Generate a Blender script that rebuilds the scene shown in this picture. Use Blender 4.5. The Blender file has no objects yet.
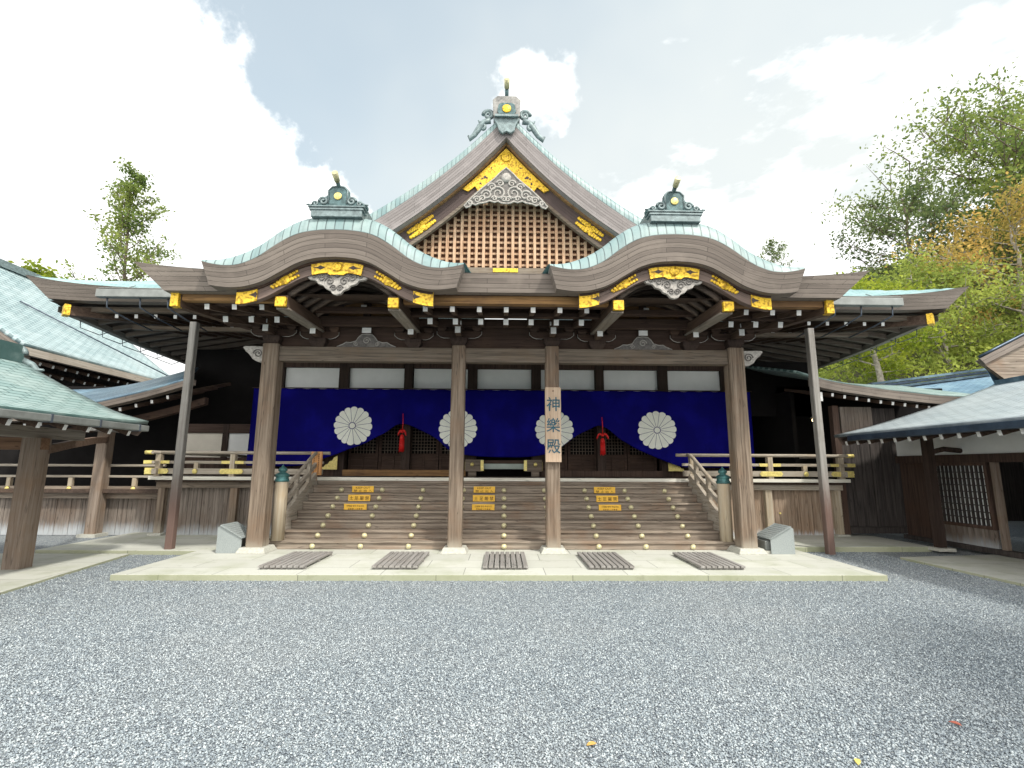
import bpy, math, random
from mathutils import Vector, Matrix
random.seed(7)
rad = math.radians
C = bpy.context.scene.collection
S = bpy.context.scene

# ------------------------------------------------------------------ camera
cd = bpy.data.cameras.new('camera'); cam = bpy.data.objects.new('camera', cd); C.objects.link(cam)
cd.sensor_width = 36; cd.lens = 500/1024*36; cd.clip_start = .05; cd.clip_end = 2000
yaw, pitch, roll = rad(1.1), rad(9.5), rad(.28)
cam.location = (-.05, 0, 1.6)
cam.rotation_mode = 'QUATERNION'
M = Matrix.Rotation(-yaw, 4, 'Z') @ Matrix.Rotation(rad(90)+pitch, 4, 'X') @ Matrix.Rotation(roll, 4, 'Z')
cam.rotation_quaternion = M.to_quaternion()
S.camera = cam

# ------------------------------------------------------------------ sky
SUN_EL, SUN_AZ = 50, 140          # azimuth clockwise from +Y (deg): behind the camera, to the right
w = bpy.data.worlds.new('World'); S.world = w; w.use_nodes = True
nt = w.node_tree; nt.nodes.clear()
class NT:
    def __init__(s, t): s.t = t
    def n(s, typ, **k):
        o = s.t.nodes.new(typ)
        for a, b in k.items(): setattr(o, a, b)
        return o
    def l(s, a, b): s.t.links.new(a, b)
    def put(s, sock, v):
        if hasattr(v, 'is_output') or isinstance(v, bpy.types.NodeSocket): s.t.links.new(v, sock)
        else: sock.default_value = v
    def math(s, op, a, b=0.0, c=None, clamp=False):
        o = s.n('ShaderNodeMath', operation=op, use_clamp=clamp)
        s.put(o.inputs[0], a); s.put(o.inputs[1], b)
        if c is not None: s.put(o.inputs[2], c)
        return o.outputs[0]
    def mix(s, f, a, b, blend='MIX'):
        o = s.n('ShaderNodeMix', data_type='RGBA', blend_type=blend)
        s.put(o.inputs[0], f); s.put(o.inputs[6], a); s.put(o.inputs[7], b)
        return o.outputs[2]
    def step(s, v, lo, hi):
        o = s.n('ShaderNodeMapRange', interpolation_type='SMOOTHSTEP')
        s.put(o.inputs[0], v); o.inputs[1].default_value = lo; o.inputs[2].default_value = hi
        return o.outputs[0]
    def noise(s, vec, scale, detail=5, rough=.55):
        o = s.n('ShaderNodeTexNoise'); s.put(o.inputs['Vector'], vec)
        o.inputs['Scale'].default_value = scale; o.inputs['Detail'].default_value = detail; o.inputs['Roughness'].default_value = rough
        return o
N = NT(nt)
tc = N.n('ShaderNodeTexCoord')
d = tc.outputs['Generated']
sx = N.n('ShaderNodeSeparateXYZ'); N.l(d, sx.inputs[0])
X, Y, Z = sx.outputs
sky = N.n('ShaderNodeTexSky', sky_type='NISHITA'); sky.sun_disc = False
sky.sun_elevation = rad(SUN_EL); sky.sun_rotation = rad(SUN_AZ); sky.air_density = 1.2; sky.dust_density = 2.0; sky.ozone_density = 1.0
# thin high veil over the blue, heavier and greyer towards the right
veil_n = N.noise(d, 1.6, 4).outputs[0]
veil = N.step(N.math('ADD', N.math('MULTIPLY', veil_n, .7), N.math('ADD', N.math('MULTIPLY', X, .35), N.math('MULTIPLY', Z, -.42))), -.12, .42)
veil = N.math('ADD', N.math('MULTIPLY', veil, .44), .52)
col = N.mix(veil, N.mix(1.0, sky.outputs[0], (.98, 1.22, 1.17, 1), 'MULTIPLY'), (5.0, 5.0, 4.95, 1))
col = N.mix(1.0, col, (.975, 1.02, 1.005, 1), 'MULTIPLY')
# bright cumulus: a big bank on the left and low wisps on the right
wn = N.noise(d, 3.1, 8, .6).outputs[0]
wf = N.noise(d, 9.0, 6, .62).outputs[0]
nn = N.math('ADD', N.math('MULTIPLY', N.math('SUBTRACT', wn, .5), .62), N.math('MULTIPLY', N.math('SUBTRACT', wf, .5), .26))
left = N.math('ADD', N.math('MULTIPLY', X, -1.0), N.math('MULTIPLY', Z, -1.0))
bank = N.step(N.math('ADD', left, N.math('MULTIPLY', nn, .8)), -.215, -.16)
# second bank: right of centre, low
vm = N.n('ShaderNodeMapping'); vm.inputs['Scale'].default_value = (1.0, 1.0, 2.6); vm.inputs['Rotation'].default_value = (0, rad(-28), 0); N.l(d, vm.inputs[0])
wn2 = N.noise(vm.outputs[0], 3.4, 8, .6).outputs[0]
rgt = N.math('MULTIPLY', N.math('SUBTRACT', .545, Z), 1.1)
cd_ = N.n('ShaderNodeVectorMath', operation='SUBTRACT'); N.l(d, cd_.inputs[0]); cd_.inputs[1].default_value = (.46, .76, .385)
cm_ = N.n('ShaderNodeVectorMath', operation='MULTIPLY'); N.l(cd_.outputs[0], cm_.inputs[0]); cm_.inputs[1].default_value = (1.0, .6, 2.0)
cl_ = N.n('ShaderNodeVectorMath', operation='LENGTH'); N.l(cm_.outputs[0], cl_.inputs[0])
rgt = N.math('SUBTRACT', .34, N.math('MULTIPLY', cl_.outputs['Value'], .75))
wisp = N.step(N.math('ADD', rgt, N.math('MULTIPLY', N.math('SUBTRACT', wn2, .5), 1.3)), .0, .17)
# one small puff behind the finial
pd = N.n('ShaderNodeVectorMath', operation='DOT_PRODUCT'); N.l(d, pd.inputs[0]); pd.inputs[1].default_value = Vector((.060, .767, .636)).normalized()
pr_ = N.math('SQRT', N.math('MAXIMUM', N.math('MULTIPLY', N.math('SUBTRACT', 1.0, pd.outputs['Value']), 2.0), 0.0))
puff = N.step(N.math('SUBTRACT', N.math('MULTIPLY', N.math('ADD', nn, N.math('MULTIPLY', N.math('SUBTRACT', N.noise(d, 22, 4).outputs[0], .5), .5)), .26), pr_), -.068, -.025)
hor = N.step(N.math('ADD', Z, N.math('MULTIPLY', nn, .25)), .42, .02)
m = N.math('MAXIMUM', N.math('MAXIMUM', bank, N.math('MULTIPLY', wisp, .92)), N.math('MAXIMUM', N.math('MULTIPLY', puff, .9), N.math('MULTIPLY', hor, .9)))
shade = N.noise(d, 2.2, 5).outputs[0]
white = N.mix(N.step(shade, .35, .7), (6.9, 7.0, 6.95, 1), (9.6, 9.6, 9.4, 1))
col = N.mix(m, col, white)
# added white fill in the unseen sky behind the camera, brightens the hall front
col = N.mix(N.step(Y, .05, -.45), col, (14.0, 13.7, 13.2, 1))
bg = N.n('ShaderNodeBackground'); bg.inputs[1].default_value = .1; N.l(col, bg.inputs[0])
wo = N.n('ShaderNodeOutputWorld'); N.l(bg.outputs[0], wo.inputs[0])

# ------------------------------------------------------------------ sun and exposure
sl = bpy.data.lights.new('sun', 'SUN'); sl.energy = 2.1; sl.angle = rad(4); sl.color = (1, .95, .86)
so = bpy.data.objects.new('sun', sl); C.objects.link(so)
sd = Vector((math.sin(rad(SUN_AZ))*math.cos(rad(SUN_EL)), math.cos(rad(SUN_AZ))*math.cos(rad(SUN_EL)), math.sin(rad(SUN_EL))))
so.rotation_mode = 'QUATERNION'; so.rotation_quaternion = sd.to_track_quat('Z', 'Y')
so.location = (20, -20, 30)
S.view_settings.view_transform = 'Standard'; S.view_settings.look = 'None'
S.view_settings.exposure = .95; S.view_settings.gamma = 1

# ------------------------------------------------------------------ materials
def newmat(name):
    m = bpy.data.materials.new(name); m.use_nodes = True
    t = m.node_tree; t.nodes.clear(); n = NT(t)
    b = n.n('ShaderNodeBsdfPrincipled'); o = n.n('ShaderNodeOutputMaterial'); n.l(b.outputs[0], o.inputs[0])
    return m, n, b
def rgb(*c): return (c[0], c[1], c[2], 1)
def objvec(n, scale):
    tc = n.n('ShaderNodeTexCoord'); oi = n.n('ShaderNodeObjectInfo')
    a = n.n('ShaderNodeVectorMath', operation='ADD'); n.l(tc.outputs['Object'], a.inputs[0])
    k = n.math('MULTIPLY', oi.outputs['Random'], 91.0); n.l(k, a.inputs[1])
    mp = n.n('ShaderNodeMapping'); mp.inputs['Scale'].default_value = scale; n.l(a.outputs[0], mp.inputs[0])
    return mp.outputs[0], oi.outputs['Random'], a.outputs[0]
def bump(n, b, h, strength, dist=.01):
    o = n.n('ShaderNodeBump'); o.inputs['Strength'].default_value = strength; o.inputs['Distance'].default_value = dist
    n.l(h, o.inputs['Height']); n.l(o.outputs[0], b.inputs['Normal'])
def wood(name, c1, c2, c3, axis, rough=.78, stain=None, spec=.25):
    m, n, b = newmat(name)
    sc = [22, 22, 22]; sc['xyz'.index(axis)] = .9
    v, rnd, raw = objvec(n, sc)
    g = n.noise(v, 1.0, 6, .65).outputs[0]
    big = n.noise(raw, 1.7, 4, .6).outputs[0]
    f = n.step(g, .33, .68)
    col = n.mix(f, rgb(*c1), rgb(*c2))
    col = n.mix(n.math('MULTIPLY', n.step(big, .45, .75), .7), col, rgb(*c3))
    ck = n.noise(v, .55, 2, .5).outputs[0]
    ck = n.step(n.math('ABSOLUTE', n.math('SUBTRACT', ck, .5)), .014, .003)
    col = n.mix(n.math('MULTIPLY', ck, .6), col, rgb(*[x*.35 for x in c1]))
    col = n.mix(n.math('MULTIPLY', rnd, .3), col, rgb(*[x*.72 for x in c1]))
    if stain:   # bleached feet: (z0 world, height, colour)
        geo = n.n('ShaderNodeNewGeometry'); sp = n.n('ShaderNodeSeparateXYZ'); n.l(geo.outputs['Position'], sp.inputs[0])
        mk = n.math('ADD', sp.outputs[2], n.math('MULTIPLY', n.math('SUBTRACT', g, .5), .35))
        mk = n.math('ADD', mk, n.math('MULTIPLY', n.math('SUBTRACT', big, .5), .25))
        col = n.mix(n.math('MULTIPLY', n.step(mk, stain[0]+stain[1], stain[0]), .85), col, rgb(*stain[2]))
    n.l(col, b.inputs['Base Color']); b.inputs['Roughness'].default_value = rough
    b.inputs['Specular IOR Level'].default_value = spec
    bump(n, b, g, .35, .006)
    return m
def copper(name, bw=.3, bh=.1, c1=(.30, .56, .55), c2=(.20, .44, .44), dark=(.07, .17, .18), pale=(.55, .75, .72), mortar=.012, rough=.5):
    m, n, b = newmat(name)
    tc = n.n('ShaderNodeTexCoord')
    br = n.n('ShaderNodeTexBrick'); n.l(tc.outputs['UV'], br.inputs['Vector'])
    br.inputs['Scale'].default_value = 1; br.inputs['Brick Width'].default_value = bw; br.inputs['Row Height'].default_value = bh
    br.inputs['Mortar Size'].default_value = mortar; br.inputs['Mortar Smooth'].default_value = .3
    br.inputs['Color1'].default_value = rgb(*c1); br.inputs['Color2'].default_value = rgb(*c2); br.inputs['Mortar'].default_value = rgb(*dark)
    v, rnd, raw = objvec(n, (1, 1, 1))
    big = n.noise(raw, .9, 6, .65).outputs[0]; fine = n.noise(raw, 14, 5, .7).outputs[0]
    col = n.mix(n.math('MULTIPLY', n.step(big, .42, .72), .55), br.outputs['Color'], rgb(*pale))
    mp = n.n('ShaderNodeMapping'); mp.inputs['Scale'].default_value = (7, .55, 1); n.l(tc.outputs['UV'], mp.inputs[0])
    stk = n.noise(mp.outputs[0], 1.0, 5, .65).outputs[0]
    col = n.mix(n.math('MULTIPLY', n.step(stk, .5, .72), .45), col, rgb(c2[0]*.55, c2[1]*.52, c2[2]*.5))
    col = n.mix(n.math('MULTIPLY', n.step(fine, .55, .8), .5), col, rgb(*[x*.6 for x in c2]))
    n.l(col, b.inputs['Base Color']); b.inputs['Roughness'].default_value = rough
    bump(n, b, n.math('SUBTRACT', n.math('MULTIPLY', fine, .3), br.outputs['Fac']), .6, .012)
    return m
def layered(name, c1, c2, c3, rows=.07, length=1.3):
    m, n, b = newmat(name)
    tc = n.n('ShaderNodeTexCoord')
    br = n.n('ShaderNodeTexBrick'); n.l(tc.outputs['UV'], br.inputs['Vector'])
    br.inputs['Scale'].default_value = 1; br.inputs['Brick Width'].default_value = length; br.inputs['Row Height'].default_value = rows
    br.inputs['Mortar Size'].default_value = .004; br.inputs['Mortar Smooth'].default_value = .5
    br.inputs['Color1'].default_value = rgb(*c1); br.inputs['Color2'].default_value = rgb(*c2); br.inputs['Mortar'].default_value = rgb(*c3)
    mp = n.n('ShaderNodeMapping'); mp.inputs['Scale'].default_value = (1.2, 30, 1); n.l(tc.outputs['UV'], mp.inputs[0])
    g = n.noise(mp.outputs[0], 1.0, 6, .65).outputs[0]
    v, rnd, raw = objvec(n, (1, 1, 1))
    big = n.noise(raw, 2.0, 5, .6).outputs[0]
    col = n.mix(n.math('MULTIPLY', n.step(g, .4, .7), .55), br.outputs['Color'], rgb(*[x*.55 for x in c2]))
    col = n.mix(n.math('MULTIPLY', n.step(big, .5, .75), .45), col, rgb(*[min(1, x*1.35) for x in c1]))
    n.l(col, b.inputs['Base Color']); b.inputs['Roughness'].default_value = .75
    bump(n, b, n.math('SUBTRACT', n.math('MULTIPLY', g, .4), br.outputs['Fac']), .5, .01)
    return m
def plain(name, c, rough=.6, metal=0.0, vary=.25, scale=6, bumpy=.15, spec=.4):
    m, n, b = newmat(name)
    v, rnd, raw = objvec(n, (1, 1, 1))
    g = n.noise(raw, scale, 6, .65).outputs[0]
    col = n.mix(n.step(g, .3, .75), rgb(*[x*(1-vary) for x in c]), rgb(*[min(1, x*(1+vary*.6)) for x in c]))
    n.l(col, b.inputs['Base Color']); b.inputs['Roughness'].default_value = rough; b.inputs['Metallic'].default_value = metal
    b.inputs['Specular IOR Level'].default_value = spec
    if bumpy: bump(n, b, g, bumpy, .01)
    return m
def gilded(name):
    m, n, b = newmat(name)
    v, rnd, raw = objvec(n, (1, 1, 1))
    vo = n.n('ShaderNodeTexVoronoi', feature='SMOOTH_F1'); n.l(raw, vo.inputs['Vector']); vo.inputs['Scale'].default_value = 30
    g = n.noise(raw, 26, 4, .6).outputs[0]
    h = n.math('ADD', vo.outputs['Distance'], n.math('MULTIPLY', g, .5))
    col = n.mix(n.step(h, .62, .95), rgb(.74, .48, .035), rgb(.34, .19, .010))
    n.l(col, b.inputs['Base Color']); b.inputs['Metallic'].default_value = .35; b.inputs['Roughness'].default_value = .45
    bump(n, b, h, .6, .012)
    return m

m_pillar = wood('pillar wood', (.115, .085, .062), (.268, .215, .165), (.20, .13, .085), 'z', stain=(.13, .30, (.36, .33, .27)))
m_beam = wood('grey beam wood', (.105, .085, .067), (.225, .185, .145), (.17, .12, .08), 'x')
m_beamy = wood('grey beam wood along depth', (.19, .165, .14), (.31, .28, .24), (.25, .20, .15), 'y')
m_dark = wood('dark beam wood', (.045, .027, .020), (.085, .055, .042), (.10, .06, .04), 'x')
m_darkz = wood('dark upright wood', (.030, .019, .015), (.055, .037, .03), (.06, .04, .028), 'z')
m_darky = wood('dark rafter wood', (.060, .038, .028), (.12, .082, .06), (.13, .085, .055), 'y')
m_amber = wood('amber plank', (.17, .095, .045), (.33, .19, .075), (.12, .07, .045), 'x')
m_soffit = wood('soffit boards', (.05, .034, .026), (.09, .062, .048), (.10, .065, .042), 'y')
m_step = wood('step wood', (.15, .12, .095), (.36, .305, .245), (.22, .14, .09), 'x', stain=None)
m_rail = wood('rail wood', (.28, .245, .20), (.42, .38, .32), (.33, .265, .19), 'x')
m_raily = wood('rail wood along depth', (.28, .245, .20), (.42, .38, .32), (.33, .265, .19), 'y')
m_newel = wood('newel wood', (.34, .28, .2), (.46, .41, .33), (.4, .31, .2), 'z')
m_edge = wood('pale deck edge', (.60, .58, .50), (.72, .71, .64), (.55, .52, .44), 'x')
m_skirt = wood('skirting boards', (.105, .088, .075), (.235, .20, .17), (.14, .10, .075), 'z', stain=(.10, .30, (.40, .43, .45)))
m_skirt_r = wood('warm skirting boards', (.20, .145, .105), (.36, .28, .21), (.26, .17, .11), 'z', stain=(.12, .16, (.50, .52, .54)))
m_lattice = wood('gable lattice wood', (.40, .25, .15), (.55, .40, .28), (.42, .22, .125), 'z')
m_lattice_b = wood('gable backing wood', (.16, .075, .045), (.26, .13, .08), (.2, .09, .05), 'z')
m_board = wood('name board wood', (.42, .31, .22), (.56, .44, .33), (.38, .27, .19), 'z')
m_orange = wood('orange notice wood', (.50, .24, .09), (.62, .34, .15), (.5, .25, .12), 'z')
m_bwall = wood('black board wall', (.030, .026, .025), (.075, .065, .06), (.05, .04, .036), 'z')
m_rwall = wood('brown board wall', (.05, .032, .025), (.10, .065, .05), (.08, .045, .03), 'z')
m_grate = wood('slatted mat wood', (.20, .19, .18), (.32, .31, .295), (.23, .21, .19), 'y')
m_fascia = layered('layered eave', (.19, .160, .135), (.125, .102, .086), (.033, .026, .021))
m_gfascia = layered('gable layered eave', (.25, .225, .22), (.175, .155, .15), (.06, .052, .05), .065, 1.6)
m_hafu = layered('barge board', (.16, .115, .095), (.11, .078, .066), (.05, .035, .03), .11, 3)
m_copper = copper('copper shingles', .34, .115, c1=(.25, .40, .40), c2=(.18, .32, .33), pale=(.40, .52, .52))
m_kcopper = copper('curved copper shingles', .135, .5, c1=(.24, .33, .325), c2=(.15, .235, .24), dark=(.05, .085, .09), pale=(.36, .41, .40), mortar=.010)
m_lcopper = copper('green copper shingles', .32, .13, c1=(.28, .38, .365), c2=(.20, .30, .29), dark=(.05, .10, .095), pale=(.35, .43, .41))
m_rcopper = copper('grey copper shingles', .32, .12, c1=(.42, .48, .50), c2=(.32, .38, .41), dark=(.09, .12, .14), pale=(.44, .49, .51))
m_bluecopper = copper('blue copper shingles', .3, .1, c1=(.16, .27, .36), c2=(.10, .20, .28), dark=(.03, .06, .09), pale=(.28, .42, .48))
m_patina = plain('dark patina', (.085, .145, .15), .5, .3, .5, 9, .4)
m_patina2 = plain('grey patina', (.19, .245, .25), .5, .2, .4, 12, .4)
m_teal = plain('bronze finial', (.06, .17, .17), .45, .3, .5, 10, .3)
m_gold = gilded('gilded metal')
m_goldp = plain('brass', (.76, .64, .22), .4, .2, .25, 20, .1)
m_white = plain('white end paint', (.78, .78, .76), .7, 0, .12, 8, .05)
m_plaster = plain('white plaster', (.84, .86, .84), .85, 0, .05, 2, .03)
m_cream = plain('cream plaster', (.68, .64, .55), .85, 0, .08, 2, .03)
m_carve = plain('pale carving', (.38, .36, .33), .75, 0, .35, 20, .5)
m_carve_d = plain('dark carving', (.16, .15, .14), .75, 0, .4, 18, .5)
m_metal = plain('grey gutter metal', (.22, .235, .225), .5, .3, .25, 3, .05)
m_gdark = plain('dark gutter metal', (.05, .075, .11), .35, .5, .35, 4, .05)
m_pipe = plain('pipe metal', (.10, .12, .15), .45, .5, .2, 6, .05)
m_black = plain('unlit interior', (.012, .011, .011), .9, 0, .2, 3, 0, .1)  # near-black colour carries the shade of unlit rooms and corridors
m_red = plain('red cord', (.62, .012, .01), .6, 0, .15, 20, .1)
m_yellow = plain('yellow plate', (.80, .47, .05), .55, 0, .06, 5, 0)
m_ink = plain('brown ink', (.10, .045, .015), .7, 0, .1, 5, 0)
m_blueink = plain('blue green paint', (.02, .085, .12), .7, 0, .3, 9, 0)
m_crest = plain('crest white', (.86, .88, .80), .85, 0, .05, 9, .05)
m_steel = plain('speckled metal cover', (.31, .345, .345), .55, .2, .18, 60, .1)
m_tatami = plain('pale green sill', (.36, .42, .38), .7, 0, .15, 3, .05)

def stone(name, c1, c2, bw, bh, off=.5):
    m, n, b = newmat(name)
    geo = n.n('ShaderNodeNewGeometry')
    br = n.n('ShaderNodeTexBrick'); n.l(geo.outputs['Position'], br.inputs['Vector'])
    br.offset = off
    br.inputs['Scale'].default_value = 1; br.inputs['Brick Width'].default_value = bw; br.inputs['Row Height'].default_value = bh
    br.inputs['Mortar Size'].default_value = .006; br.inputs['Mortar Smooth'].default_value = .3
    br.inputs['Color1'].default_value = rgb(*c1); br.inputs['Color2'].default_value = rgb(*c2); br.inputs['Mortar'].default_value = rgb(*[x*.45 for x in c2])
    f = n.noise(geo.outputs['Position'], 55, 5, .7).outputs[0]; g = n.noise(geo.outputs['Position'], 1.3, 5, .6).outputs[0]
    col = n.mix(n.math('MULTIPLY', n.step(f, .5, .75), .45), br.outputs['Color'], rgb(*[x*.72 for x in c1]))
    col = n.mix(n.math('MULTIPLY', n.step(g, .46, .70), .6), col, rgb(c2[0]*.74, c2[1]*.77, c2[2]*.62))
    g2 = n.noise(geo.outputs['Position'], 4.5, 6, .7).outputs[0]
    col = n.mix(n.math('MULTIPLY', n.step(g2, .56, .72), .5), col, rgb(c2[0]*.62, c2[1]*.62, c2[2]*.54))
    n.l(col, b.inputs['Base Color']); b.inputs['Roughness'].default_value = .85
    bump(n, b, n.math('SUBTRACT', n.math('MULTIPLY', f, .3), br.outputs['Fac']), .4, .008)
    return m
m_paving = stone('granite paving', (.51, .52, .47), (.44, .45, .405), 1.15, .60)
m_kerb = stone('mossy granite kerb', (.34, .35, .25), (.29, .305, .215), 1.9, .5)
m_base = plain('granite base', (.44, .44, .39), .85, 0, .2, 30, .2)

def gravel():
    m, n, b = newmat('grey gravel')
    geo = n.n('ShaderNodeNewGeometry')
    P = geo.outputs['Position']
    wob = n.noise(P, 9, 3).outputs['Color']
    a = n.n('ShaderNodeVectorMath', operation='MULTIPLY_ADD'); n.l(wob, a.inputs[0]); a.inputs[1].default_value = (.03, .03, .03); n.l(P, a.inputs[2])
    v1 = n.n('ShaderNodeTexVoronoi'); n.l(a.outputs[0], v1.inputs['Vector']); v1.inputs['Scale'].default_value = 84
    v2 = n.n('ShaderNodeTexVoronoi'); n.l(a.outputs[0], v2.inputs['Vector']); v2.inputs['Scale'].default_value = 150
    s1 = n.n('ShaderNodeSeparateColor'); n.l(v1.outputs['Color'], s1.inputs[0])
    s2 = n.n('ShaderNodeSeparateColor'); n.l(v2.outputs['Color'], s2.inputs[0])
    tone = n.math('ADD', n.math('MULTIPLY', s1.outputs[0], .68), n.math('MULTIPLY', s2.outputs[1], .32))
    cr = n.n('ShaderNodeValToRGB'); n.l(tone, cr.inputs[0])
    e = cr.color_ramp.elements; e[0].position = .12; e[0].color = rgb(.09, .105, .135); e[1].position = .92; e[1].color = rgb(.62, .66, .66)
    for p, c in ((.38, (.21, .25, .285)), (.55, (.305, .355, .385)), (.72, (.43, .48, .50))):
        q = e.new(p); q.color = rgb(*c)
    col = n.mix(n.math('MULTIPLY', n.step(v1.outputs['Distance'], .42, .75), .6), cr.outputs[0], rgb(.05, .055, .065))
    big = n.noise(P, .55, 4, .6).outputs[0]
    col = n.mix(n.math('MULTIPLY', n.step(big, .4, .75), .22), col, rgb(.40, .41, .40))
    n.l(col, b.inputs['Base Color']); b.inputs['Roughness'].default_value = .8
    h = n.math('SUBTRACT', n.math('MULTIPLY', s1.outputs[2], .5), v1.outputs['Distance'])
    bump(n, b, h, .9, .02)
    return m
m_gravel = gravel()

def cloth_mat():
    m, n, b = newmat('indigo cloth')
    v, rnd, raw = objvec(n, (1, 1, 1))
    g = n.noise(raw, 1.3, 4, .6).outputs[0]
    wv = n.noise(raw, 260, 2).outputs[0]
    col = n.mix(n.step(g, .4, .75), rgb(.0025, .0015, .12), rgb(.005, .004, .20))
    n.l(col, b.inputs['Base Color']); b.inputs['Roughness'].default_value = .8
    b.inputs['Sheen Weight'].default_value = .0; b.inputs['Specular IOR Level'].default_value = .1
    bump(n, b, wv, .15, .002)
    return m
m_cloth = cloth_mat()

def leafmat(name, c1, c2, trans=.45):
    m = bpy.data.materials.new(name); m.use_nodes = True
    t = m.node_tree; t.nodes.clear(); n = NT(t)
    geo = n.n('ShaderNodeNewGeometry')
    f = n.noise(geo.outputs['Position'], .55, 4, .65).outputs[0]
    f = n.math('ADD', n.math('MULTIPLY', n.step(f, .35, .68), .65), n.math('MULTIPLY', geo.outputs['Random Per Island'], .35))
    col = n.mix(f, rgb(*c1), rgb(*c2))
    df = n.n('ShaderNodeBsdfDiffuse'); tr = n.n('ShaderNodeBsdfTranslucent')
    n.l(col, df.inputs[0]); n.l(col, tr.inputs[0])
    mx = n.n('ShaderNodeMixShader'); mx.inputs[0].default_value = trans; n.l(df.outputs[0], mx.inputs[1]); n.l(tr.outputs[0], mx.inputs[2])
    o = n.n('ShaderNodeOutputMaterial'); n.l(mx.outputs[0], o.inputs[0])
    return m
lf_green = leafmat('mid green leaves', (.09, .15, .045), (.32, .37, .10))
lf_dark = leafmat('deep green leaves', (.075, .12, .055), (.24, .29, .11))
lf_lime = leafmat('lime leaves', (.12, .19, .025), (.42, .46, .06))
lf_orange = leafmat('turning leaves', (.30, .27, .08), (.70, .46, .14))
lf_hill = leafmat('hillside leaves', (.14, .20, .05), (.50, .56, .13))
m_bark = plain('bark', (.15, .12, .09), .9, 0, .45, 8, .5)
m_barkp = plain('pale bark', (.36, .33, .28), .9, 0, .4, 8, .5)

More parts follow.
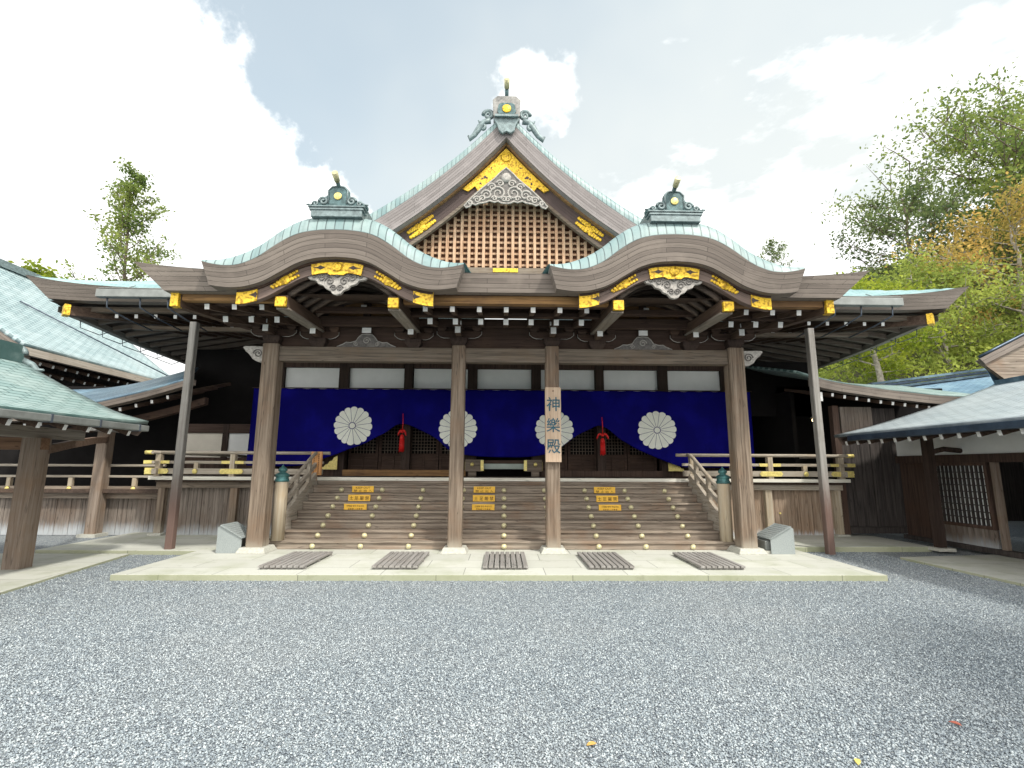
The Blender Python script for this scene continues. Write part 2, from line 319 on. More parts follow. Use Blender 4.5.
# ------------------------------------------------------------------ mesh helpers
W = {}
def empty(name, loc, label=None, cat=None, group=None):
    o = bpy.data.objects.new(name, None); C.objects.link(o); o.location = loc; W[o] = Vector(loc)
    o.empty_display_size = .2
    if label: tag(o, label, cat, group)
    return o
def tag(o, label=None, cat=None, group=None, kind=None):
    if label: o['label'] = label
    if cat: o['category'] = cat
    if group: o['group'] = group
    if kind: o['kind'] = kind
    return o
class MB:
    def __init__(s): s.v = []; s.f = []; s.m = []; s.uv = {}; s.sm = []
    def face(s, idx, mat=0, uv=None, smooth=False):
        if uv: s.uv[len(s.f)] = uv
        s.f.append(tuple(idx)); s.m.append(mat); s.sm.append(smooth)
    def hexa(s, p, mat=0):
        i = len(s.v); s.v += [tuple(q) for q in p]
        mats = mat if isinstance(mat, (list, tuple)) else [mat]*6
        for q, mm in zip(((0, 3, 2, 1), (4, 5, 6, 7), (0, 1, 5, 4), (1, 2, 6, 5), (2, 3, 7, 6), (3, 0, 4, 7)), mats): s.face([i+k for k in q], mm)
        return s
    def box(s, x0, x1, y0, y1, z0, z1, mat=0, ch=0):
        """mats order: bottom, top, y0, x1, y1, x0"""
        if ch > 0:   # chamfer all round (vertical edges + top/bottom)
            pts = lambda e, z: [(x0+e, y0, z), (x1-e, y0, z), (x1, y0+e, z), (x1, y1-e, z), (x1-e, y1, z), (x0+e, y1, z), (x0, y1-e, z), (x0, y0+e, z)]
            i = len(s.v); s.v += pts(ch, z0) + pts(ch, z1)
            for k in range(8): s.face([i+k, i+(k+1) % 8, i+8+(k+1) % 8, i+8+k], mat)
            s.face([i+k for k in range(7, -1, -1)], mat); s.face([i+8+k for k in range(8)], mat)
            return s
        return s.hexa([(x0, y0, z0), (x1, y0, z0), (x1, y1, z0), (x0, y1, z0), (x0, y0, z1), (x1, y0, z1), (x1, y1, z1), (x0, y1, z1)], mat)
    def beam(s, p, q, w_, h_, mat=0, endmat=None, up=(0, 0, 1)):
        p, q = Vector(p), Vector(q); t = (q-p).normalized(); a = t.cross(Vector(up)).normalized(); b = a.cross(t)
        a *= w_/2; b *= h_/2
        e = endmat if endmat is not None else mat
        return s.hexa([p-a-b, p+a-b, p+a+b, p-a+b, q-a-b, q+a-b, q+a+b, q-a+b], [e, mat, mat, mat, mat, mat])
    def tube(s, path, r, n=8, mat=0, cap=True):
        path = [Vector(p) for p in path]; rs = r if isinstance(r, (list, tuple)) else [r]*len(path)
        i0 = len(s.v); ref = None
        for k, p in enumerate(path):
            t = (path[min(k+1, len(path)-1)]-path[max(k-1, 0)]).normalized()
            if ref is None: ref = t.orthogonal().normalized()
            a = (ref - t*ref.dot(t)).normalized(); ref = a; b = t.cross(a)
            for j in range(n):
                an = 2*math.pi*j/n; s.v.append(tuple(p+a*(math.cos(an)*rs[k])+b*(math.sin(an)*rs[k])))
        for k in range(len(path)-1):
            for j in range(n):
                s.face([i0+k*n+j, i0+k*n+(j+1) % n, i0+(k+1)*n+(j+1) % n, i0+(k+1)*n+j], mat, smooth=True)
        if cap:
            s.face([i0+j for j in range(n-1, -1, -1)], mat); s.face([i0+(len(path)-1)*n+j for j in range(n)], mat)
        return s
    def lathe(s, prof, c, axis='z', n=16, mat=0):
        i0 = len(s.v); c = Vector(c)
        for r, h in prof:
            for j in range(n):
                a = 2*math.pi*j/n
                if axis == 'z': s.v.append((c.x+r*math.cos(a), c.y+r*math.sin(a), c.z+h))
                else: s.v.append((c.x+r*math.cos(a), c.y-h, c.z+r*math.sin(a)))
        for k in range(len(prof)-1):
            for j in range(n): s.face([i0+k*n+j, i0+k*n+(j+1) % n, i0+(k+1)*n+(j+1) % n, i0+(k+1)*n+j], mat, smooth=True)
        s.face([i0+j for j in range(n-1, -1, -1)], mat); s.face([i0+(len(prof)-1)*n+j for j in range(n)], mat)
        return s
    def prism(s, poly, y0, y1, mat=0, side=None, plane='xz'):
        """2-D outline in x,z pushed from y0 to y1 (or y,z along x)"""
        n = len(poly); i = len(s.v); sd = mat if side is None else side
        if plane == 'xz': s.v += [(x, y0, z) for x, z in poly] + [(x, y1, z) for x, z in poly]
        elif plane == 'yz': s.v += [(y0, x, z) for x, z in poly] + [(y1, x, z) for x, z in poly]
        else: s.v += [(x, z, y0) for x, z in poly] + [(x, z, y1) for x, z in poly]
        s.face([i+k for k in range(n)], mat); s.face([i+n+k for k in range(n-1, -1, -1)], mat)
        for k in range(n): s.face([i+k, i+n+k, i+n+(k+1) % n, i+(k+1) % n], sd)
        return s
    def grid(s, fn, nu, nv, uvfn=None, mat=0, smooth=True):
        i0 = len(s.v)
        for a in range(nu+1):
            for b in range(nv+1): s.v.append(tuple(fn(a/nu, b/nv)))
        for a in range(nu):
            for b in range(nv):
                q = [i0+a*(nv+1)+b, i0+(a+1)*(nv+1)+b, i0+(a+1)*(nv+1)+b+1, i0+a*(nv+1)+b+1]
                uv = [uvfn(x/nu, y/nv) for x, y in ((a, b), (a+1, b), (a+1, b+1), (a, b+1))] if uvfn else None
                s.face(q, mat, uv, smooth)
        return s
    def build(s, name, mats, parent=None, bevel=0, recalc=True, center=None):
        me = bpy.data.meshes.new(name)
        vs = [Vector(v) for v in s.v]
        lo = Vector([min(v[k] for v in vs) for k in range(3)]); hi = Vector([max(v[k] for v in vs) for k in range(3)])
        c = Vector(center) if center else (lo+hi)/2
        me.from_pydata([tuple(v-c) for v in vs], [], s.f)
        for m in (mats if isinstance(mats, (list, tuple)) else [mats]): me.materials.append(m)
        ul = me.uv_layers.new(name='UVMap') if s.uv else None
        for k, p in enumerate(me.polygons):
            p.material_index = s.m[k]; p.use_smooth = s.sm[k]
            if ul and k in s.uv:
                for li, q in zip(p.loop_indices, s.uv[k]): ul.data[li].uv = q
        if recalc:
            import bmesh
            bm = bmesh.new(); bm.from_mesh(me); bmesh.ops.recalc_face_normals(bm, faces=bm.faces); bm.to_mesh(me); bm.free()
        o = bpy.data.objects.new(name, me); C.objects.link(o); W[o] = c
        if parent: o.parent = parent; o.location = c - W[parent]
        else: o.location = c
        if bevel:
            b = o.modifiers.new('bevel', 'BEVEL'); b.width = bevel; b.segments = 2; b.limit_method = 'ANGLE'; b.angle_limit = rad(40)
        return o
def copy_tree(o, parent=None):
    c = o.copy(); C.objects.link(c); W[c] = W[o].copy()
    if parent: c.parent = parent
    for ch in list(o.children): copy_tree(ch, c)
    return c
def ip(tab, x):
    if x <= tab[0][0]: return tab[0][1]
    for (a, b), (c, e) in zip(tab, tab[1:]):
        if x <= c:
            return b+(e-b)*(x-a)/(c-a)
    return tab[-1][1]
def smooth_tab(tab, x):   # Catmull-Rom through the table
    n = len(tab)
    if x <= tab[0][0]: return tab[0][1]
    if x >= tab[-1][0]: return tab[-1][1]
    for i in range(n-1):
        if x <= tab[i+1][0]:
            x0, y0 = tab[i]; x1, y1 = tab[i+1]; h = x1-x0; t = (x-x0)/h
            m0 = (y1-tab[i-1][1])/(x1-tab[i-1][0]) if i > 0 else (y1-y0)/h
            m1 = (tab[i+2][1]-y0)/(tab[i+2][0]-x0) if i < n-2 else (y1-y0)/h
            return (2*t**3-3*t*t+1)*y0+(t**3-2*t*t+t)*h*m0+(-2*t**3+3*t*t)*y1+(t**3-t*t)*h*m1
def text_mesh(name, body, size, mat, parent, loc, rot=(rad(90), 0, 0), sx=1.0, ext=.002, bold=.003):
    cu = bpy.data.curves.new(name, 'FONT'); cu.body = body; cu.size = size; cu.align_x = 'CENTER'; cu.align_y = 'CENTER'; cu.extrude = ext; cu.offset = size*bold
    t = bpy.data.objects.new(name, cu); C.objects.link(t)
    bpy.context.view_layer.update()
    me = bpy.data.meshes.new_from_object(t.evaluated_get(bpy.context.evaluated_depsgraph_get()))
    bpy.data.objects.remove(t)
    if len(me.vertices):   # true centring
        xs = [v.co.x for v in me.vertices]; ys = [v.co.y for v in me.vertices]
        cx, cy = (min(xs)+max(xs))/2, (min(ys)+max(ys))/2
        for v in me.vertices: v.co.x -= cx; v.co.y -= cy
    me.materials.clear(); me.materials.append(mat)
    o = bpy.data.objects.new(name, me); C.objects.link(o); W[o] = Vector(loc)
    o.parent = parent; o.location = Vector(loc)-W[parent]; o.rotation_euler = rot; o.scale = (sx, 1, 1)
    return o
m_prop = wood('weathered prop', (.20, .19, .175), (.30, .29, .27), (.17, .15, .13), 'z', .6, stain=(.7, 1.0, (.13, .075, .06)))
m_pillar2 = wood('grey brown post wood', (.17, .13, .10), (.27, .22, .18), (.2, .13, .08), 'z')
m_hafu2 = wood('reddish beam wood', (.13, .075, .045), (.22, .13, .08), (.16, .09, .05), 'x')
m_edge2 = wood('pale eave board', (.34, .29, .24), (.45, .40, .34), (.3, .25, .2), 'y')
m_bcopper = copper('pale blue copper shingles', .34, .15, c1=(.37, .46, .47), c2=(.27, .36, .37), dark=(.08, .13, .14), pale=(.46, .53, .53), mortar=.016)
m_redfloor = plain('red floor', (.16, .035, .015), .6, 0, .2, 4, 0)
m_siderafter = wood('side rafter wood', (.11, .085, .068), (.20, .16, .13), (.13, .09, .065), 'x')
m_bargedark = layered('dark barge board', (.075, .05, .045), (.055, .036, .032), (.025, .018, .016), .11, 3)
m_crestbox = plain('weathered ridge box', (.25, .245, .23), .6, .1, .35, 10, .3)
m_hafu2y = wood('reddish tie wood', (.13, .085, .06), (.22, .15, .11), (.16, .10, .07), 'y')
m_finial = plain('tarnished gilt', (.50, .47, .28), .5, .2, .35, 14, .2)
m_stud = plain('pale brass stud', (.70, .65, .40), .4, .2, .3, 20, .1)
def pebble_mat():
    m, n, b = newmat('gravel stones')
    geo = n.n('ShaderNodeNewGeometry'); cr = n.n('ShaderNodeValToRGB'); n.l(geo.outputs['Random Per Island'], cr.inputs[0])
    e = cr.color_ramp.elements; e[0].position = 0; e[0].color = rgb(.13, .155, .18); e[1].position = 1; e[1].color = rgb(.54, .59, .60)
    for p_, c in ((.3, (.215, .255, .285)), (.6, (.30, .345, .37)), (.85, (.40, .445, .465))): q = e.new(p_); q.color = rgb(*c)
    f = n.noise(geo.outputs['Position'], 160, 4, .7).outputs[0]
    big = n.noise(geo.outputs['Position'], .55, 4, .6).outputs[0]
    col = n.mix(n.math('MULTIPLY', n.step(f, .45, .8), .35), cr.outputs[0], rgb(.22, .235, .26))
    col = n.mix(n.math('MULTIPLY', n.step(big, .4, .75), .2), col, rgb(.42, .42, .41))
    n.l(col, b.inputs['Base Color']); b.inputs['Roughness'].default_value = .8
    return m
m_pebble = pebble_mat()

# ================================================================== ground and paving
def struct(o): o['kind'] = 'structure'; return o
g = MB(); g.box(-160, 160, -60, 220, -1, .05); struct(g.build('ground', m_gravel))
import numpy as np
def pebbles(n, seed=5):
    r = np.random.default_rng(seed)
    y = 2.5+7.4*r.random(n*3)**1.0; x = (r.random(n*3)*2-1)*(1.06*y+.35)
    keep = ~((np.abs(x) < 5.41) & (y > 7.28)) & (y < 9.75) & (x > -5.6-(y-3.2)*.165) & (x < 6.98)
    keep &= (r.random(n*3) < np.clip(1.25-(y-2.5)*.10, .45, 1))
    x, y = x[keep][:n], y[keep][:n]; m = len(x)
    s_ = .0040+.0062*r.random(m)**1.6
    base = np.array([(1, 0, 0), (0, 1, 0), (-1, 0, 0), (0, -1, 0), (0, 0, 1), (0, 0, -1)], float)
    v = base[None]*(.72+.56*r.random((m, 6, 1)))
    v[:, :, 2] *= .72; v[:, :, 0] *= (.8+.6*r.random((m, 1)))
    a = r.random(m)*6.283; ca, sa = np.cos(a), np.sin(a)
    vx = v[:, :, 0]*ca[:, None]-v[:, :, 1]*sa[:, None]; vy = v[:, :, 0]*sa[:, None]+v[:, :, 1]*ca[:, None]
    t = (r.random(m)-.5)*1.4
    vz = v[:, :, 2]+vx*np.sin(t)[:, None]
    P = np.stack([vx*s_[:, None]+x[:, None], vy*s_[:, None]+y[:, None], vz*s_[:, None]+.0515+(r.random(m)*.004)[:, None]], 2).reshape(-1, 3)
    f = np.array([(0, 1, 4), (1, 2, 4), (2, 3, 4), (3, 0, 4), (1, 0, 5), (2, 1, 5), (3, 2, 5), (0, 3, 5)])
    F = (f[None]+6*np.arange(m)[:, None, None]).reshape(-1)
    me = bpy.data.meshes.new('gravel'); me.vertices.add(len(P)); me.vertices.foreach_set('co', P.astype(np.float32).ravel())
    nf = m*8; me.loops.add(nf*3); me.loops.foreach_set('vertex_index', F.astype(np.int32)); me.polygons.add(nf)
    me.polygons.foreach_set('loop_start', np.arange(0, nf*3, 3, dtype=np.int32)); me.polygons.foreach_set('use_smooth', np.ones(nf, bool)) 
    me.update(calc_edges=True); me.materials.append(m_pebble)
    o = bpy.data.objects.new('gravel', me); C.objects.link(o); o['kind'] = 'stuff'
pebbles(260000)
p = MB(); p.box(-5.4, 5.4, 7.29, 11.3, -.2, .13, mat=[0, 0, 1, 1, 1, 1]); struct(p.build('pavement', [m_paving, m_kerb], bevel=.008))
p = MB(); p.hexa([(-8.3, 9.38, -.2), (-5.404, 9.30, -.2), (-5.404, 11.9, -.2), (-8.3, 11.9, -.2), (-8.3, 9.38, .125), (-5.404, 9.30, .125), (-5.404, 11.9, .125), (-8.3, 11.9, .125)], [0, 0, 1, 1, 1, 1])
struct(p.build('pavement', [m_paving, m_kerb], bevel=.008))
p = MB(); p.hexa([(5.404, 9.72, -.2), (8.2, 9.80, -.2), (8.2, 11.6, -.2), (5.404, 11.6, -.2), (5.404, 9.72, .145), (8.2, 9.80, .145), (8.2, 11.6, .145), (5.404, 11.6, .145)], [0, 0, 1, 1, 1, 1])
struct(p.build('pavement', [m_paving, m_kerb], bevel=.008))
p = MB(); p.hexa([(-12, 3.2, -.2), (-5.55, 3.2, -.2), (-6.55, 9.25, -.2), (-12, 9.25, -.2), (-12, 3.2, .085), (-5.55, 3.2, .085), (-6.55, 9.25, .085), (-12, 9.25, .085)], [0, 0, 1, 1, 1, 1])
struct(p.build('path', [m_paving, m_kerb], bevel=.006))
p = MB(); p.hexa([(7.25, 4.5, -.2), (13, 4.5, -.2), (13, 11.4, -.2), (8.204, 11.4, -.2), (7.25, 4.5, .1), (13, 4.5, .1), (13, 11.4, .1), (8.204, 11.4, .1)], [0, 0, 1, 1, 1, 1])
q = MB(); q.hexa([(7.08, 4.5, -.2), (13, 4.5, -.2), (13, 9.79, -.2), (6.93, 9.0, -.2), (7.08, 4.5, .09), (13, 4.5, .09), (13, 9.79, .09), (6.93, 9.0, .09)], [0, 0, 1, 1, 1, 1])
struct(q.build('path', [m_paving, m_kerb], bevel=.006))

# ================================================================== the shrine hall
hall = empty('shrine_hall', (0, 9.2, 0), 'large dark timber shrine hall with tall central gable, twin curved gables and green copper roof', 'shrine hall')

# ---- front pillars and their beam
for x in (-4.33, -.87, .87, 4.33):
    h = .145 if abs(x) > 2 else .125
    o = MB().box(x-h, x+h, 9.2-h, 9.2+h, .20, 3.84, ch=.022).build('pillar', m_pillar, hall)
    b = MB(); e = h+.06
    b.hexa([(x-e-.05, 9.2-e-.05, .131), (x+e+.05, 9.2-e-.05, .131), (x+e+.05, 9.2+e+.05, .131), (x-e-.05, 9.2+e+.05, .131), (x-e, 9.2-e, .225), (x+e, 9.2-e, .225), (x+e, 9.2+e, .225), (x-e, 9.2+e, .225)])
    b.build('base_stone', m_base, o, bevel=.01)
for x0, x1 in ((-4.185, -.995), (-.745, .745), (.995, 4.185)):
    MB().box(x0, x1, 9.11, 9.29, 3.53, 3.80).build('tie_beam', m_beam, hall, bevel=.01)
def scroll(cx, cz, r0, turns, y, s=1, t=.018, n=26):
    pts = []
    for k in range(n+1):
        a = k/n*turns*2*math.pi; r = r0*(1-.8*k/n)
        pts.append((cx+s*r*math.cos(a), y, cz+r*math.sin(a)))
    return pts
for s in (-1, 1):   # carved beam noses outside the end pillars
    poly = [(s*x, z) for x, z in ((4.475, 3.79), (4.475, 3.52), (4.53, 3.50), (4.60, 3.52), (4.67, 3.56), (4.71, 3.62), (4.75, 3.66), (4.80, 3.70), (4.86, 3.78), (4.83, 3.80), (4.70, 3.80))]
    o = MB().prism(poly, 9.12, 9.28).build('beam_nose', m_carve, hall)
    MB().tube(scroll(s*4.58, 3.66, .085, 1.6, 9.115, s), .012, 5).build('scroll_carving', m_carve_d, o)

# ---- bracket sets on the pillars and under the outrigger beams
def bracket(x, y, z, wide=.42, arm=True, small=False):
    o = MB()
    o.hexa([(x-.10, y-.10, z), (x+.10, y-.10, z), (x+.10, y+.10, z), (x-.10, y+.10, z), (x-.155, y-.155, z+.085), (x+.155, y-.155, z+.085), (x+.155, y+.155, z+.085), (x-.155, y+.155, z+.085)], 0)
    o.box(x-.155, x+.155, y-.155, y+.155, z+.085, z+.15)
    br = o.build('bracket', m_darkz, hall)
    poly = [(x-wide, z+.29), (x-wide, z+.23), (x-wide+.06, z+.18), (x-wide+.13, z+.155), (x+wide-.13, z+.155), (x+wide-.06, z+.18), (x+wide, z+.23), (x+wide, z+.29)]
    a = MB().prism(poly, y-.055, y+.055).build('bracket_arm', m_dark, br)
    # white painted outline of the arm ends
    for s in (-1, 1):
        pts = [(x+s*wide, y-.058, z+.285), (x+s*wide, y-.058, z+.23), (x+s*(wide-.06), y-.058, z+.178), (x+s*(wide-.13), y-.058, z+.153), (x+s*.17, y-.058, z+.153)]
        MB().tube(pts, .0075, 4).build('white_outline', m_carve, br)
    for xx in (x-wide+.09, x, x+wide-.09):
        k = MB(); k.hexa([(xx-.05, y-.06, z+.292), (xx+.05, y-.06, z+.292), (xx+.05, y+.06, z+.292), (xx-.05, y+.06, z+.292), (xx-.085, y-.085, z+.33), (xx+.085, y-.085, z+.33), (xx+.085, y+.085, z+.33), (xx-.085, y+.085, z+.33)])
        k.box(xx-.085, xx+.085, y-.085, y+.085, z+.33, z+.375)
        k.build('bearing_block', m_dark, br)
    if arm:   # arms pushing forward, white end grain
        f = MB(); f.box(x-.05, x+.05, y-.40, y+.3, z+.165, z+.285, [0, 0, 1, 0, 0, 0]); f.build('forward_arm', [m_darky, m_white], br)
        f = MB(); f.box(x-.075, x+.075, y-.50, y-.34, z+.29, z+.36, [0, 0, 1, 0, 0, 0]); f.build('bearing_block', [m_darky, m_white], br)
        f = MB(); f.box(x-.05, x+.05, y-.60, y+.3, z+.378, z+.47, [0, 0, 1, 0, 0, 0]); f.build('forward_arm', [m_darky, m_white], br)
    return br
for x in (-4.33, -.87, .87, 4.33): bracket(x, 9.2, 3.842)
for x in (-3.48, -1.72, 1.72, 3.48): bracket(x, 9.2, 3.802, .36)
# frog-leg struts over the middle of the outer bays
for s in (-1, 1):
    c = s*2.6
    half = [(0, .26), (.10, .25), (.16, .19), (.20, .12), (.30, .09), (.38, .10), (.44, .05), (.52, .03), (.55, 0)]
    poly = [(c+x, 3.803+z) for x, z in half] + [(c-x, 3.803+z) for x, z in reversed(half[1:])]
    o = MB().prism(poly, 9.16, 9.25).build('frog_leg_strut', m_carve_d, hall)
    MB().tube([(c-.55, 9.155, 3.815), (c-.44, 9.155, 3.86), (c-.38, 9.155, 3.90), (c-.30, 9.155, 3.895), (c-.20, 9.155, 3.925), (c-.16, 9.155, 3.99), (c-.10, 9.155, 4.05), (c, 9.155, 4.06),
               (c+.10, 9.155, 4.05), (c+.16, 9.155, 3.99), (c+.20, 9.155, 3.925), (c+.30, 9.155, 3.895), (c+.38, 9.155, 3.90), (c+.44, 9.155, 3.86), (c+.55, 9.155, 3.815)], .010, 4).build('white_outline', m_carve, o)
    k = MB(); k.tube(scroll(c, 3.93, .07, 1.5, 9.152), .012, 5)
    for sg in (-1, 1): k.tube(scroll(c+sg*.2, 3.86, .045, 1.4, 9.152, sg), .009, 5)
    k.build('scroll_carving', m_carve, o)
    k = MB(); k.box(c-.085, c+.085, 9.11, 9.29, 4.07, 4.17, [0, 0, 1, 0, 0, 0]); k.build('bearing_block', [m_dark, m_white], o)
MB().box(-5.25, 5.25, 9.1, 9.3, 4.215, 4.36).build('purlin', m_dark, hall, bevel=.008)
MB().box(-5.15, 5.15, 8.62, 8.74, 4.325, 4.42).build('purlin', m_dark, hall, bevel=.008)
# white infill between brackets, set back
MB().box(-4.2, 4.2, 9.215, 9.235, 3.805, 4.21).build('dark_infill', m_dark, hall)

# ---- porch roof
proof = MB()
PT = lambda x: 4.57 + (.11*max(0, (abs(x)-4.2)/1.5)**1.7)
proof.grid(lambda u, v: (-5.66+11.32*u, 7.36+2.9*v, PT(-5.66+11.32*u)*(1-v)+5.42*v + .03*math.sin(math.pi*v)*-1), 60, 12, lambda u, v: (11.3*u, 3*v))
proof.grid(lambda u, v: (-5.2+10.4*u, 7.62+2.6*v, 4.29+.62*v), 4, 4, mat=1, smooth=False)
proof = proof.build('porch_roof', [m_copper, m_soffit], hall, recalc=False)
def fascia(name, top, bot, y0, y1, lean, mat, parent, vscale=1.0):
    """top / bot: equal-length lists of (x,z); front face at y0, leaning back by `lean` at the bottom"""
    mb = MB(); n = len(top); s = 0; us = [0]
    for k in range(1, n): us.append(us[-1]+math.dist(top[k], top[k-1]))
    R = 6; i0 = 0
    for r in range(R+1):
        t = r/R
        for k in range(n):
            mb.v.append((top[k][0]*(1-t)+bot[k][0]*t, y0+lean*t, top[k][1]*(1-t)+bot[k][1]*t))
    for r in range(R):
        for k in range(n-1):
            hh = (top[k][1]-bot[k][1])*vscale
            v0, v1 = (1-r/R)*hh, (1-(r+1)/R)*hh
            mb.face([r*n+k, (r+1)*n+k, (r+1)*n+k+1, r*n+k+1], 0, [(us[k], v0), (us[k], v1), (us[k+1], v1), (us[k+1], v0)])
    # back rim
    j0 = len(mb.v)
    for k in range(n): mb.v.append((top[k][0], y1, top[k][1]))
    for k in range(n): mb.v.append((bot[k][0], y1, bot[k][1]))
    for k in range(n-1):
        a = [(us[k], 0), (us[k+1], 0), (us[k+1], .06), (us[k], .06)]
        mb.face([k, k+1, j0+k+1, j0+k], 0, a); mb.face([R*n+k+1, R*n+k, j0+n+k, j0+n+k+1], 0, a); mb.face([j0+k, j0+k+1, j0+n+k+1, j0+n+k], 0, a)
    for k, fl in ((0, 0), (n-1, 1)):
        f = [r*n+k for r in range(R+1)]+[j0+n+k, j0+k]
        uv = [(0, (1-r/R)*.34) for r in range(R+1)]+[(.4, 0), (.4, .34)]
        if fl: f.reverse(); uv.reverse()
        mb.face(f, 0, uv)
    return mb.build(name, mat, parent)
lin = lambda a, b, n: [a+(b-a)*k/n for k in range(n+1)]
xs = lin(-.95, .95, 8)
fascia('eave_edge', [(x, 4.57) for x in xs], [(x, 4.275) for x in xs], 7.36, 7.66, .06, m_fascia, proof)
for s in (-1, 1):
    xs = lin(4.15, 5.70, 12)
    top = [(s*x, 4.565+.115*max(0, (x-4.4)/1.3)**1.8) for x in xs]; bot = [(s*(4.15+(x-4.15)*.70), 4.245) for x in xs]
    fascia('eave_edge', top, bot, 7.33, 7.7, .08, m_fascia, proof)
    # outrigger at the porch end with a gilded cap
    o = MB().beam((s*5.13, 7.56, 4.135), (s*5.13, 9.9, 4.42), .14, .20).build('outrigger', m_darky, hall)
    MB().box(s*5.13-.06, s*5.13+.06, 7.50, 7.62, 4.03, 4.262).build('gilded_cap', m_gold, o, bevel=.006)
    MB().box(min(s*3.6, s*5.05), max(s*3.6, s*5.05), 7.56, 7.68, 4.145, 4.27).build('eave_plank', m_amber, proof)
    MB().box(min(s*3.6, s*5.05), max(s*3.6, s*5.05), 7.535, 7.66, 4.272, 4.33).build('eave_plank', m_dark, proof)
MB().box(-1.62, 1.62, 7.56, 7.68, 4.145, 4.27).build('eave_plank', m_amber, proof)
MB().box(-1.62, 1.62, 7.535, 7.66, 4.272, 4.33).build('eave_plank', m_dark, proof)
# rafters, two tiers, white end grain
sp = .432
for k in range(-12, 13):
    x = k*sp
    u = abs(abs(x)-2.6)
    if u < .93 or abs(x) > 5.0: continue
    MB().beam((x, 7.72, 4.10), (x, 9.0, 4.36), .075, .085, 0, 1).build('flying_rafter', [m_darky, m_white], proof)
    MB().beam((x+.0*sp, 8.27, 4.06), (x, 10.2, 4.50), .085, .10, 0, 1).build('rafter', [m_darky, m_white], proof)
for x0, x1 in ((-5.05, -3.55), (-1.65, 1.65), (3.55, 5.05)):
    MB().box(x0, x1, 8.30, 8.42, 4.165, 4.235).build('rafter_rail', m_dark, proof)
    MB().box(x0, x1, 7.80, 7.92, 4.185, 4.232).build('rafter_rail', m_dark, proof)

# ---- the two curved gables
KT = [(0, 5.14), (.25, 5.128), (.5, 5.085), (.68, 5.01), (.88, 4.88), (1.13, 4.69), (1.38, 4.575), (1.6, 4.55), (1.8, 4.575), (1.95, 4.615)]
KB = [(0, 4.735), (.3, 4.71), (.55, 4.635), (.8, 4.49), (1.05, 4.34), (1.3, 4.255), (1.5, 4.232), (1.7, 4.245), (1.95, 4.285)]
kt = lambda u: smooth_tab(KT, abs(u)); kb = lambda u: smooth_tab(KB, abs(u))
G = [(0, 0), (.015, .09), (.05, .19), (.10, .26), (.18, .305), (.4, .35), (.8, .42), (1.4, .46), (4.2, .50)]
KW = [(0, 1), (.5, 1), (1.0, .95), (1.4, .80), (1.7, .5), (1.95, .22)]
def gold_disc(mb, x, y, z, r, t=.025, n=16): mb.lathe([(r, 0), (r, t*.6), (r*.85, t), (r*.55, t*.75), (r*.5, t*.95), (r*.3, t), (.0, t*1.1)][:-1], (x, y, z), 'y', n)
